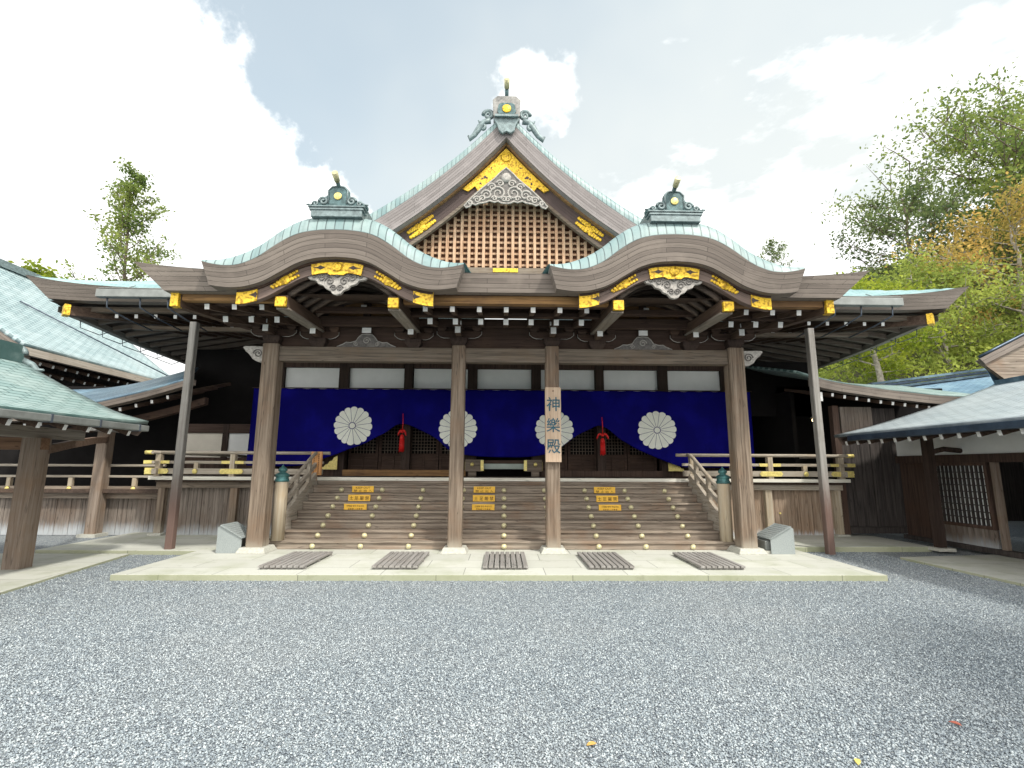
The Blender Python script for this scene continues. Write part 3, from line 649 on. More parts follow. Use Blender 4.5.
for s in (-1, 1):
    c = s*2.6
    roof = MB()
    ys = [0, .007, .015, .03, .05, .075, .1, .14, .18, .27, .36, .45, .55, .68, .8, 1.0, 1.3, 1.8, 2.5, 3.3, 4.1]
    us_ = [(-1.95+3.9*k/64) for k in range(65)]
    arc = [0]
    for a, b in zip(us_, us_[1:]): arc.append(arc[-1]+math.dist((a, kt(a)), (b, kt(b))))
    va = [0]
    for a, b in zip(ys, ys[1:]): va.append(va[-1]+math.dist((a, smooth_tab(G, a)), (b, smooth_tab(G, b))))
    i0 = 0
    for i, u in enumerate(us_):
        for j, yy in enumerate(ys):
            uu = u*(1+.06*min(1, yy/.8))
            roof.v.append((c+uu, 7.13+yy, kt(u)+smooth_tab(G, yy)*smooth_tab(KW, abs(u))))
    nj = len(ys)
    for i in range(64):
        for j in range(nj-1):
            roof.face([i*nj+j, (i+1)*nj+j, (i+1)*nj+j+1, i*nj+j+1], 0, [(arc[i], va[j]), (arc[i+1], va[j]), (arc[i+1], va[j+1]), (arc[i], va[j+1])], True)
    cg = roof.build('curved_gable', [m_kcopper], hall, recalc=False)
    us2 = [(-1.95+3.9*k/72) for k in range(73)]
    fascia('eave_edge', [(c+u, kt(u)) for u in us2], [(c+u*.945, kb(u*.945)) for u in us2], 7.13, 7.42, .07, m_fascia, cg)
    # thin pale edge strip along the copper
    # barge board, gilded fittings, pendant
    us3 = lin(-1.48, 1.48, 48)
    fascia('barge_board', [(c+u, kb(u)+.05) for u in us3], [(c+u, kb(u)-(.20 if abs(u) < 1.38 else .215)) for u in us3], 7.34, 7.44, 0, m_hafu, cg)
    fascia('barge_trim', [(c+u, kb(u)+.035) for u in us3], [(c+u, kb(u)-.035) for u in us3], 7.305, 7.345, 0, m_dark, cg)
    us4 = lin(-.40, .40, 16)
    gp = fascia('gilded_plate', [(c+u, kb(u)-.02) for u in us4], [(c+u*(.93 if abs(u) > .3 else 1), kb(u)-.20-(.035 if abs(u) < .12 else 0)) for u in us4], 7.312, 7.338, 0, m_gold, hall)
    k = MB(); gold_disc(k, c, 7.312, kb(0)-.115, .075); k.build('gilded_crest', m_gold, gp)
    k = MB()
    for sg in (-1, 1):
        k.prism([(c+sg*.18, kb(.2)-.115), (c+sg*.25, kb(.2)-.08), (c+sg*.29, kb(.2)-.105), (c+sg*.37, kb(.3)-.11), (c+sg*.29, kb(.3)-.115), (c+sg*.25, kb(.2)-.15)], 7.308, 7.313)
    k.build('pierced_flower', m_hafu, gp)
    for sg in (-1, 1):
        # end plates
        us5 = lin(1.18, 1.485, 8)
        ep = fascia('gilded_plate', [(c+sg*u, kb(u)+.0) for u in us5], [(c+sg*u, kb(u)-.218) for u in us5], 7.315, 7.338, 0, m_gold, hall)
        zc = kb(1.2)-.11
        k = MB(); k.prism([(c+sg*1.175, zc-.0), (c+sg*1.20, zc+.04), (c+sg*1.23, zc+.01), (c+sg*1.30, zc-.015), (c+sg*1.23, zc-.035), (c+sg*1.19, zc-.06)], 7.309, 7.314); k.build('pierced_flower', m_hafu, ep)
        # flowering sprays on the shoulders
        k = MB()
        for t in range(9):
            u = .60+.36*t/8; z = kb(u)-.095
            if t == 4: gold_disc(k, c+sg*u, 7.338, z, .072)
            else:
                r = .024+.018*(1-abs(t-4)/4)
                for dz in (-.036, .036): k.lathe([(r, 0), (r, .012), (r*.6, .02)], (c+sg*(u+dz*.35), 7.338, z+dz*(1-.1*t)), 'y', 7)
        k.build('gilded_spray', m_gold, cg)
    # carved pendant
    half = [(0, -.30), (.06, -.285), (.10, -.23), (.17, -.20), (.21, -.15), (.29, -.125), (.33, -.07), (.42, -.055), (.47, -.01), (.55, .0), (.50, .045), (.38, .06), (.2, .10), (0, .12)]
    zz = 4.49
    poly = [(c+x, zz+z) for x, z in half]+[(c-x, zz+z) for x, z in reversed(half[1:-1])]
    pe = MB().prism(poly, 7.36, 7.42).build('carved_pendant', m_carve, hall, bevel=.008)
    k = MB()
    for sg in (-1, 1):
        for (px, pz, r) in ((.11, -.08, .07), (.24, -.03, .06), (.36, .0, .045), (.05, -.19, .05), (.16, .03, .05)):
            k.tube(scroll(c+sg*px, zz+pz, r, 1.5, 7.352, sg), .011, 5)
    k.lathe([(.045, 0), (.045, .02), (.02, .035)], (c, 7.358, zz+.02), 'y', 10)
    k.build('scroll_carving', m_carve_d, pe)
    # outriggers carrying the barge board
    for sg in (-1, 1):
        o = MB().beam((c+sg*.90, 9.2, 4.20), (c+sg*.86, 7.46, 4.115), .17, .19).build('outrigger', m_darky, hall)
        MB().box(c+sg*.86-.082, c+sg*.86+.082, 7.40, 7.46, 4.015, 4.17).build('gilded_cap', m_gold, o, bevel=.006)
        m2 = MB(); m2.beam((c+sg*.90, 9.18, 4.10), (c+sg*.86, 7.5, 4.012), .19, .03); m2.build('outrigger_trim', m_beamy, o)
    # vaulted underside, arched ribs, tympanum
    za = lambda u, y: kb(u*1.12)-.17+.05*(y-7.45)
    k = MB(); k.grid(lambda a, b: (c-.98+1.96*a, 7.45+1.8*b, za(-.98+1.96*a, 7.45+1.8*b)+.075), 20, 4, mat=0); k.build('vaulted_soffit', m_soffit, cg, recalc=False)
    for yy in (7.62, 7.92, 8.22, 8.52, 8.82):
        k = MB(); n = 16
        for i in range(n+1):
            u = -.84+1.68*i/n; z = za(u, yy)
            k.v += [(c+u, yy-.04, z-.03), (c+u, yy+.04, z-.03), (c+u, yy+.04, z+.07), (c+u, yy-.04, z+.07)]
        for i in range(n):
            for a, b in ((0, 1), (1, 2), (2, 3), (3, 0)): k.face([4*i+a, 4*i+b, 4*i+4+b, 4*i+4+a], smooth=True)
        k.face([0, 1, 2, 3]); k.face([4*n+3, 4*n+2, 4*n+1, 4*n])
        k.build('arched_rib', m_siderafter, cg)
    k = MB(); pts = [(c-.9, 4.36)]+[(c+u, za(u, 9.1)+.03) for u in lin(-.9, .9, 14)]+[(c+.9, 4.36)]
    k.prism(pts, 9.14, 9.2); ty = k.build('tympanum', m_amber, hall)
    MB().box(c-.06, c+.06, 9.05, 9.135, 4.37, 4.66).build('king_post', m_dark, ty)
    MB().box(c-.05, c+.05, 8.85, 9.045, 4.44, 4.53, [0, 0, 1, 0, 0, 0]).build('strut_end', [m_darky, m_white], ty)
    # rainbow beam below
    MB().box(c-.98, c+.98, 9.0, 9.098, 4.175, 4.365).build('rainbow_beam', m_hafu if False else m_dark, cg, bevel=.01)
    # ridge box and crest ornament
    zr = 5.40
    MB().box(c-.36, c+.36, 7.30, 10.6, zr, zr+.27).build('ridge_box', m_patina2, cg)
    k = MB()
    k.box(c-.385, c+.385, 7.12, 7.30, zr-.05, zr+.055); k.box(c-.41, c+.41, 7.105, 7.31, zr+.055, zr+.08); k.box(c-.39, c+.39, 7.12, 7.30, zr+.08, zr+.10); k.box(c-.43, c+.43, 7.10, 7.31, zr+.10, zr+.12)
    orn = k.build('ridge_ornament', m_patina2, hall, bevel=.005)
    f = .90
    half = [(0, .40), (.11, .385), (.165, .33), (.175, .25), (.19, .20), (.25, .19), (.30, .14), (.34, .10), (.40, .09), (.46, .045), (.50, .05), (.495, 0)]
    zo = zr+.121
    poly = [(c+x*f, zo+z*f) for x, z in half]+[(c-x*f, zo+z*f) for x, z in reversed(half[1:])]
    MB().prism(poly, 7.15, 7.27).build('ornament_shield', m_patina, orn, bevel=.008)
    k = MB(); yf = 7.146
    for sg in (-1, 1):
        k.tube(scroll(c+sg*.215, zo+.09, .070, 1.4, yf, sg), .020, 6)
        k.tube(scroll(c+sg*.335, zo+.05, .042, 1.3, yf, sg), .015, 6)
        k.tube([(c+sg*.40, yf, zo+.02), (c+sg*.43, yf, zo+.04), (c+sg*.47, yf, zo+.03)], .013, 5)
    k.tube([(c+x*.92, yf, zo+z) for x, z in ((-.15, .05), (-.16, .27), (-.1, .33), (0, .345), (.1, .33), (.16, .27), (.15, .05))], .012, 5)
    k.build('scroll_carving', m_patina2, orn)
    k = MB(); gold_disc(k, c, 7.148, zo+.175, .060, .016); k.build('gilded_crest', m_goldp, orn)
    k = MB(); k.tube([(c, 7.25, zo+.31), (c, 7.08, zo+.385)], [.03, .032], 10); k.tube([(c, 7.08, zo+.385), (c, 6.94, zo+.445)], [.042, .048], 12, mat=1)
    k.build('finial_roll', [m_patina, m_finial], orn)

# ---- main roof
SD = [(0, 10.78), (.3, 10.43), (1.1, 9.61), (2.0, 8.83), (2.85, 8.20), (3.5, 7.77), (5, 6.90), (6.2, 6.32), (7.3, 5.86), (8.5, 5.42), (9.7, 5.05)]
side = lambda x: smooth_tab(SD, abs(x))
ZB = [(9.9, 4.91), (11, 4.84), (12.2, 4.75), (15, 4.66), (22, 4.66), (26, 4.66)]
zb = lambda y: smooth_tab(ZB, y)
FR = [(9.85, 5.13), (10.6, 5.51), (11.4, 5.95), (12.3, 6.52), (13.2, 7.1), (14, 7.6)]
def lift(x, y): return (zb(y)-4.66)*max(0, min(1, (abs(x)-4.5)/5.2))**1.5 + .12*math.exp(-math.hypot(abs(x)-9.75, y-9.85)/1.15)
ht = lambda x, y: min(side(x)+lift(x, y), smooth_tab(FR, y)+.30*math.exp(-math.hypot(abs(x)-9.75, y-9.85)/1.15))
mr = MB()
mr.grid(lambda u, v: (-9.75+19.5*u, 9.85+3.6*v, ht(-9.75+19.5*u, 9.85+3.6*v)), 120, 24, lambda u, v: (19.5*u, 4.0*v))
RW = [(0, -.20), (.03, -.12), (.08, -.05), (.16, -.01), (.3, 0)]
def upper(u, v):
    x = -9.75+19.5*u
    lim = 11.65 if abs(x) < 4.7 else 13.2
    yy = lim+(24-lim)*v**2.2
    z = side(x)+(lift(x, yy) if abs(x) > 4.7 else 0)
    if abs(x) < 4.7: z += ip(RW, yy-11.65)
    return (x, yy, z)
mr.grid(upper, 156, 30, lambda u, v: (12.5*v**2.2, abs(-9.75+19.5*u)*1.25), mat=0)
mroof = mr.build('main_roof', [m_copper], hall, recalc=False)
# side strips of rolled copper seen along the gable edge
for s in (-1, 1):
    k = MB(); xs = lin(.02, 4.68, 60); ar = [0]
    for a, b in zip(xs, xs[1:]): ar.append(ar[-1]+math.dist((a, side(a)), (b, side(b))))
    rr = [(11.63, -.215), (11.625, -.14), (11.64, -.06), (11.69, 0.0), (11.80, .045), (12.0, .06)]
    for x in xs:
        for yy, dz in rr: k.v.append((s*x, yy, side(x)+dz*(1+.12*x)))
    nj = len(rr)
    for i in range(len(xs)-1):
        for j in range(nj-1): k.face([i*nj+j, (i+1)*nj+j, (i+1)*nj+j+1, i*nj+j+1], 0, [(ar[i], j*.07), (ar[i+1], j*.07), (ar[i+1], j*.07+.07), (ar[i], j*.07+.07)], True)
    k.build('rolled_copper_edge', m_kcopper, mroof, recalc=False)
# eave edges of the main roof
for s in (-1, 1):
    xs = lin(4.0, 9.76, 30)
    top = [(s*x, ht(x, 9.85)-.005) for x in xs]; bot = [(s*(4+(x-4)*.925), 4.905+.05*max(0, (x-8.2)/1.5)**2) for x in xs]
    fascia('eave_edge', top, bot, 9.84, 10.15, .12, m_fascia, mroof)
    # side eave: built as a strip along depth
    k = MB(); ysd = lin(9.86, 23.5, 40); R = 4
    for yy in ysd:
        for r in range(R+1):
            t = r/R; x = 9.76-.44*t; yb = yy+(.25*t if yy < 10 else 0)
            k.v.append((s*x, yb, (side(9.7)+lift(9.75, yy))*(1-t)+(zb(yy)+(.03 if yy < 10 else 0))*t))
    for i in range(len(ysd)-1):
        for r in range(R): k.face([i*(R+1)+r, (i+1)*(R+1)+r, (i+1)*(R+1)+r+1, i*(R+1)+r+1], 0, [(ysd[i], (1-r/R)*.4), (ysd[i+1], (1-r/R)*.4), (ysd[i+1], (1-(r+1)/R)*.4), (ysd[i], (1-(r+1)/R)*.4)])
    k.build('eave_edge', m_fascia, mroof)
    # soffit
    def sof(u, v):
        x = 9.33*(1-u)+4.6*u; yy = 9.98+13.4*v**1.6
        e = max(0, min(9.33-x, yy-9.98)); return (s*x, yy, zb(yy)+.02+.16*min(e, 3.3))
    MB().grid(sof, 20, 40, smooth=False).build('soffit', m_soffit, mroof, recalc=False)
    # rafters: front tiers, then side tiers
    k = 0
    for i in range(14):
        x = 5.40+.41*i
        if x > 8.95: break
        MB().beam((s*x, 10.42, zb(10)-.165), (s*x, 11.7, zb(10)+.03), .07, .08, 0, 1).build('flying_rafter', [m_darky, m_white], mroof)
        if x < 8.2: MB().beam((s*x, 11.15, zb(10)-.22), (s*x, 13.4, zb(10)+.14), .08, .10, 0, 1).build('rafter', [m_darky, m_white], mroof)
    MB().box(min(s*5.2, s*9.1), max(s*5.2, s*9.1), 10.30, 10.41, 4.795, 4.90).build('eave_plank', m_beam, mroof)
    MB().beam((s*5.2, 11.05, 4.63), (s*8.35, 11.05, 4.66), .10, .09, 0, 1).build('eave_plank', [m_beam, m_white], mroof)
    for i in range(30):
        yy = 10.6+.42*i
        x0 = 9.10 if i > 0 else 9.0
        MB().beam((s*x0, yy, zb(yy)-.07), (s*max(6.0, 9.1-(yy-9.9)*1.0) if yy < 13 else s*6.0, yy, zb(yy)-.07+.16*min(3.1, (yy-9.9))), .075, .10, up=(0, 0, 1)).build('side_rafter', m_siderafter, mroof)
    k = MB(); k.v = []
    for yy in lin(10.2, 23, 26):
        z = zb(yy)-.10
        k.v += [(s*9.18, yy, z-.04), (s*9.32, yy, z-.04), (s*9.32, yy, z+.08), (s*9.18, yy, z+.08)]
    for i in range(26):
        for a, b in ((0, 1), (1, 2), (2, 3), (3, 0)): k.face([4*i+a, 4*i+b, 4*i+4+b, 4*i+4+a])
    k.build('eave_plank', m_beamy, mroof)
    # hip rafter with gilded end
    hr = MB().beam((s*9.02, 10.08, 4.74), (s*6.1, 13.4, 5.15), .16, .2).build('hip_rafter', m_darky, hall)
    cap = MB(); cap.box(-.12, .12, -.05, .05, -.11, .11); cap = cap.build('gilded_cap', m_gold, hr); cap.location = Vector((s*9.02, 10.06, 4.74))-W[hr]; cap.rotation_euler = (0, 0, s*rad(42))
    # gutter and its hangers beside the porch
    x0, x1 = sorted((s*6.55, s*8.12))
    gt = MB().box(x0, x1, 9.62, 9.76, 4.90, 5.06).build('gutter', m_metal, hall, bevel=.01)
    k = MB(); k.tube([(s*6.55, 9.69, 5.10), (s*8.12, 9.69, 5.10)], .012, 6)
    for xx in (6.9, 7.7): k.tube([(s*xx, 9.69, 5.065), (s*(xx-.1), 9.95, 5.25)], .008, 5)
    k.build('gutter_rod', m_metal, gt)
    for xx in (6.75, 7.30, 7.95):
        MB().tube([(s*xx, 9.72, 4.90), (s*xx, 9.74, 4.72), (s*(xx-.12), 10.1, 4.60), (s*(xx-.12), 10.9, 4.56)], .016, 6).build('drain_pipe', m_pipe, gt)
    for i in range(5):   # angular wire hangers under the side eave
        yy = 10.7+.62*i
        MB().tube([(s*9.25, yy, zb(yy)-.15), (s*9.25, yy+.02, zb(yy)-.30), (s*9.0, yy+.25, zb(yy)-.40), (s*8.85, yy+.3, zb(yy)-.32)], .010, 5).build('wire_hanger', m_pipe, mroof)

# ---- front gable
gab = hall
for s in (-1, 1):
    xs = lin(0.0, 4.66, 48)
    fascia('eave_edge', [(s*x, side(x)-.205*(1+.12*x)) for x in xs], [(s*x, side(x)-.78-.02*x) for x in xs], 11.63, 12.05, .03, m_gfascia, gab, .8)
    fascia('barge_trim', [(s*x, side(x)-.76) for x in xs], [(s*x, side(x)-.86) for x in xs], 11.86, 12.0, 0, m_amber, gab)
    fascia('barge_board', [(s*x, side(x)-.80) for x in xs], [(s*x, side(x)-1.36) for x in xs], 11.97, 12.08, 0, m_bargedark, gab)
    fascia('barge_trim', [(s*x, side(x)-1.30) for x in xs], [(s*x, side(x)-1.40) for x in xs], 11.93, 12.05, 0, m_beam, gab)
    # gilded sprays low on the barge boards
    k = MB()
    for t in range(11):
        x = 1.86+.58*t/10; z = side(x)-1.07
        if t == 5: gold_disc(k, s*x, 11.968, z, .11, .03)
        else:
            r = .05+.035*(1-abs(t-5)/5)
            for dz in (-.065, .065): k.lathe([(r, 0), (r, .015), (r*.6, .028)], (s*(x+dz*.5), 11.968, z+dz), 'y', 8)
    k.build('gilded_spray', m_gold, gab)
# gilded chevron with a crest
xs = lin(0, 1.12, 16)
chev = MB()
top = [(x, side(x)-.90) for x in xs]; bot = [(x, max(side(x)-1.38, 0)) for x in lin(0, .66, 8)]
outline = [(1.12, side(1.12)-.92), (.98, side(.98)-1.10), (.80, side(.8)-1.13), (.72, side(.72)-1.36)]
poly = [(0, 9.86)]+[(x, side(x)-.90) for x in xs[2:]]+outline[1:]+[(x, side(x)-1.40) for x in lin(.66, .12, 6)]+[(0, 9.25)]
for s in (-1, 1): chev.prism([(s*x, z) for x, z in poly], 11.915, 11.955)
for s in (-1, 1):
    for (x, dz, r) in ((.55, -1.14, .07), (.62, -1.10, .045), (.50, -1.21, .045), (.66, -1.20, .05), (.38, -1.05, .035)): chev.lathe([(r*.6, -.001), (r*.6, .004)], (s*x, 11.915, side(x)+dz), 'y', 9, mat=1)
chev = chev.build('gilded_chevron', [m_gold, m_hafu], gab)
k = MB(); gold_disc(k, 0, 11.915, 9.60, .135, .035, 20); k.build('gilded_crest', m_gold, chev)
# carved pendant under the apex
half = [(0, 8.27), (.12, 8.28), (.2, 8.33), (.30, 8.30), (.42, 8.34), (.52, 8.29), (.66, 8.27), (.78, 8.22), (.86, 8.25), (.93, 8.17), (1.02, 8.14), (1.07, 8.20), (1.0, 8.27), (.90, 8.40), (.78, 8.52), (.62, 8.68), (.48, 8.80), (.30, 8.96), (.18, 9.10), (0, 9.27)]
pend = MB(); ring = [(x, z) for x, z in half]+[(-x, z) for x, z in reversed(half[1:-1])]
pend.prism(ring, 11.87, 11.912); pend = pend.build('carved_pendant', m_carve_d, gab)
k = MB()
k.tube([(x, 11.865, z) for x, z in ring]+[(ring[0][0], 11.865, ring[0][1])], .022, 6)
for s in (-1, 1):
    for (x, z, r, tt) in ((.20, 8.55, .20, 1.6), (.50, 8.50, .14, 1.5), (.74, 8.36, .10, 1.5), (.36, 8.72, .11, 1.4), (.60, 8.40, .08, 1.3), (.15, 8.82, .10, 1.4), (.92, 8.27, .07, 1.4), (.30, 8.40, .07, 1.3), (.05, 8.38, .08, 1.3)):
        k.tube(scroll(s*x, z, r, tt, 11.862, s), [.026]*14+[.018]*13, 6)
k.build('scroll_carving', m_carve, pend)
k = MB(); k.lathe([(.13, 0), (.13, .03), (.09, .06), (.05, .07)], (0, 11.87, 8.98), 'y', 14); k.build('carved_boss', m_carve, pend)
# lattice
k = MB(); k.prism([(-4.3, 6.45), (4.3, 6.45), (3.4, 7.0), (0, 9.6), (-3.4, 7.0)], 12.42, 12.5); latb = k.build('gable_wall', m_lattice_b, gab)
k = MB(); kk = MB()
nb = 19
lim = lambda x: min(8.75, side(x)-1.28)
for i in range(-nb, nb+1):
    x = i*.19
    z1 = lim(abs(x)+.03)
    if z1 > 6.75: k.box(x-.036, x+.036, 12.26, 12.32, 6.66, z1)
z = 6.80
while z < 8.7:
    # widest x where the barge allows it
    x = 0
    while x < 4.2 and lim(x+.05) > z+.04: x += .05
    if x > .1: kk.box(-x, x, 12.325, 12.365, z-.028, z+.028)
    z += .155
k.build('lattice_bars', m_lattice, latb); kk.build('lattice_rails', m_lattice, latb)
MB().box(-4.0, 4.0, 12.15, 12.4, 6.50, 6.655).build('gable_sill', m_beam, gab)
MB().box(-.32, .32, 12.13, 12.155, 6.53, 6.63).build('gilded_plate', m_gold, gab)
# apex: boxed ridge end, emblem, scrolls, finial
k = MB(); k.prism([(-.26, 10.45), (.26, 10.45), (.34, 10.50), (.36, 10.95), (.24, 11.06), (-.24, 11.06), (-.36, 10.95), (-.34, 10.50)], 11.50, 11.85); ra = k.build('ridge_crest', m_crestbox, hall, bevel=.01)
MB().box(-.34, .34, 11.85, 23.5, 10.55, 11.02).build('ridge_box', m_patina2, ra)
MB().box(-.30, .30, 11.44, 11.5, 10.44, 10.50).build('ridge_ledge', m_patina2, ra)
k = MB(); k.prism([(-.20, 10.53), (.20, 10.53), (.24, 10.60), (.20, 10.80), (.12, 10.84), (-.12, 10.84), (-.20, 10.80), (-.24, 10.60)], 11.47, 11.5); k.build('emblem_frame', m_patina, ra)
k = MB(); gold_disc(k, 0, 11.47, 10.67, .115, .022, 20); k.build('gilded_crest', m_gold, ra)
k = MB(); k.prism([(-.34, 10.44), (-.24, 10.26), (-.20, 10.10), (-.10, 10.02), (0, 10.08), (.10, 10.02), (.20, 10.10), (.24, 10.26), (.34, 10.44)], 11.52, 11.60); k.build('apex_shield', m_patina2, ra, bevel=.01)
for s in (-1, 1):
    k = MB()
    k.tube(scroll(s*.47, 10.62, .14, 1.6, 11.66, s), [.05]*14+[.035]*13, 7)
    k.tube(scroll(s*.63, 10.27, .10, 1.4, 11.66, s), [.045]*14+[.03]*13, 7)
    k.tube([(s*.42, 11.66, 10.46), (s*.58, 11.66, 10.42), (s*.72, 11.66, 10.22), (s*.82, 11.66, 10.05), (s*.95, 11.66, 9.92), (s*.98, 11.66, 10.02)], [.08, .07, .08, .07, .06, .03], 7)
    k.tube([(s*.54, 11.66, 10.44), (s*.70, 11.66, 10.40), (s*.73, 11.66, 10.47)], [.05, .04, .02], 6)
    k.build('fin_scroll', m_patina2, ra)
k = MB(); k.tube([(0, 11.72, 11.04), (0, 11.45, 11.24)], .05, 10); k.tube([(0, 11.45, 11.24), (0, 11.27, 11.36)], [.065, .07], 12, mat=1); k.build('finial_roll', [m_patina, m_finial], ra)

# ---- floor, walls, doors
fl = MB().box(-7.62, 7.62, 11.28, 22, 1.25, 1.365).build('floor', m_soffit, hall)
MB().box(-7.72, 7.72, 11.18, 11.30, 1.305, 1.378).build('floor_edge', m_edge, hall, bevel=.006)
for s in (-1, 1):
    MB().box(min(s*7.62, s*7.72), max(s*7.62, s*7.72), 11.30, 20, 1.305, 1.378).build('floor_edge', m_edge, hall)
    x0, x1 = sorted((s*4.12, s*7.62))
    MB().box(x0, x1, 11.32, 11.44, 1.13, 1.30).build('floor_beam', m_beam if s < 0 else m_rail, hall, bevel=.006)
    # boarded skirting under the floor
    k = MB(); x = 4.14; rr = random.Random(3)
    while x < 7.5:
        wd = .082+rr.random()*.02; dy = rr.random()*.012
        a, b = sorted((s*x, s*(x+wd-.006))); k.box(a, b, 11.43+dy, 11.47+dy, .10, 1.13); x += wd
    k.build('skirting', m_skirt if s < 0 else m_skirt_r, hall)
    k = MB(); y = 11.5
    while y < 19:
        a, b = sorted((s*7.48, s*7.52)); k.box(a, b, y, y+.086, .10, 1.25); y += .092
    k.build('skirting', m_skirt, hall)
    for x in (7.50, 5.93):
        o = MB().box(s*x-.075, s*x+.075, 11.33, 11.46, .17, 1.13).build('floor_post', m_pillar if s < 0 else m_newel, hall, bevel=.006)
        MB().box(s*x-.15, s*x+.15, 11.25, 11.55, .08, .172).build('base_stone', m_base, o, bevel=.01)
# hall posts and walls at the front
PX = (-6.09, -4.35, -2.61, -.87, .87, 2.61, 4.35, 6.09)
for x in PX:
    big = .13 if abs(x) in (6.09, 4.35, .87) else .11
    MB().box(x-big, x+big, 13.42, 13.42+2*big, 1.37, 5.25).build('hall_post', m_darkz, hall)
for a, b in zip(PX, PX[1:]):
    MB().box(a+.135, b-.135, 13.53, 13.57, 3.45, 4.265).build('plaster_panel', m_plaster, hall)
    MB().box(a+.135, b-.135, 13.53, 13.57, 4.42, 5.2).build('plaster_panel', m_plaster, hall)
    MB().box(a+.135, b-.135, 13.43, 13.56, 4.27, 4.415).build('lintel', m_beam if False else m_rwall, hall)
    MB().box(a+.135, b-.135, 13.44, 13.60, 3.28, 3.448).build('lintel', m_dark, hall)
# closed bays and the middle bay with a step
for s in (-1, 1):
    x0, x1 = sorted((s*4.48, s*5.96))
    MB().box(x0, x1, 13.55, 13.60, 1.37, 3.28).build('board_wall', m_rwall, hall)
    # sill of the door bays
    x0, x1 = sorted((s*1.0, s*4.22))
    MB().box(x0, x1, 13.36, 13.52, 1.37, 1.53).build('door_sill', m_amber if s < 0 else m_rwall, hall, bevel=.006)
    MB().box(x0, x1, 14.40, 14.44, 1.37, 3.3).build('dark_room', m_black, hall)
    # lattice doors
    for i in range(4):
        a = s*2.61+(-1.66+.83*i); b = a+.81
        k = MB()
        k.box(a, a+.07, 13.96, 14.02, 1.45, 3.25); k.box(b-.07, b, 13.96, 14.02, 1.45, 3.25)
        for z in (1.45, 1.90, 3.18): k.box(a+.07, b-.07, 13.963, 14.017, z, z+.07)
        k.box(a+.38, a+.43, 13.965, 14.015, 1.52, 1.90)
        k.box(a+.07, b-.07, 13.99, 14.003, 1.52, 1.90)
        dr = k.build('lattice_door', m_dark, hall)
        k = MB()
        for j in range(1, 8): k.box(a+.07+j*.084-.009, a+.07+j*.084+.009, 13.975, 13.995, 1.97, 3.18)
        for j in range(1, 14): k.box(a+.07, b-.07, 13.98, 14.0, 1.97+j*.086-.009, 1.97+j*.086+.009)
        k.build('door_lattice', m_beam, dr)
    # gilded stepped corner plates on the door jamb feet
    for (xj, dr_) in ((4.36, 1), (1.02, -1)):
        k = MB(); xx = s*xj
        pts = [(0, 0), (.42, 0), (.40, .06), (.34, .07), (.30, .13), (.24, .14), (.20, .21), (.13, .23), (.09, .31), (0, .36)]
        sc_ = 1 if xj > 4 else .62
        k.prism([(xx+s*dr_*px*sc_, 1.53+pz*sc_) for px, pz in pts], 13.33, 13.352); k.build('gilded_corner', m_goldp, hall)
    # wooden blocks beside the middle bay
    b = MB().box(min(s*.56, s*1.0), max(s*.56, s*1.0), 13.12, 13.42, 1.50, 1.80).build('threshold_block', m_beam, hall, bevel=.01)
    MB().box(min(s*.52, s*.60), max(s*.52, s*.60), 13.10, 13.122, 1.52, 1.79).build('gilded_plate', m_goldp, b)
    MB().lathe([(.05, 0), (.05, .02), (.02, .05)], (s*.82, 13.12, 1.68), 'y', 10).build('brass_stud', m_goldp, b)
    MB().box(min(s*.72, s*.92), max(s*.72, s*.92), 13.15, 13.40, 1.37, 1.50).build('block_foot', m_beam, b)
MB().box(-.56, .56, 13.30, 13.62, 1.56, 1.70).build('entrance_step', m_tatami, hall, bevel=.008)
MB().box(-.52, .52, 13.46, 13.64, 1.701, 1.79).build('entrance_step', m_dark, hall)
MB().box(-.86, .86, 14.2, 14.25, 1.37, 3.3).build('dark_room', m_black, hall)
for s in (-1, 1):   # flank walls
    x0, x1 = sorted((s*6.05, s*6.15))
    MB().box(x0, x1, 13.70, 22, 1.37, 5.3).build('board_wall', m_darkz, hall)
MB().box(-6.1, 6.1, 22, 22.1, 0, 5.5).build('board_wall', m_darkz, hall)
MB().box(-6.0, 6.0, 13.6, 22, 5.26, 5.32).build('ceiling', m_soffit, hall)
# white infill between posts and eaves on the flank, seen from the side
# ---- stairs
for k in range(8):
    y = 9.45+.25*k; z0 = .131 if k == 0 else .13+.155*k+.001; z1 = .13+.155*(k+1)
    if k == 7: z1 = 1.30
    hw = 4.50 if k == 0 else 4.06
    st = MB(); st.box(-hw, hw, y, y+.27, z0, z1-.045); st.box(-hw-.0, hw+.0, y-.03, y+.27, z1-.044, z1)
    st = st.build('stair_tread', m_step, hall, bevel=.006)
    if k < 7:
        for xs_ in range(-4, 5):
            xx = xs_*.865
            m_ = MB(); m_.lathe([(.05, 0), (.05, .01), (.043, .022), (.03, .04), (.016, .052), (.004, .055)], (xx, y-.001, z0+.058), 'y', 12)
            m_.build('brass_stud', m_stud, st)
        if k == 0:
            for xx in (-4.38, 4.38):
                m_ = MB(); m_.lathe([(.05, 0), (.05, .01), (.043, .022), (.03, .04), (.016, .052), (.004, .055)], (xx, y-.001, z0+.058), 'y', 12); m_.build('brass_stud', m_stud, st)
MB().box(-4.05, 4.05, 11.30, 11.34, .13, 1.25).build('stair_back', m_darkz, hall)
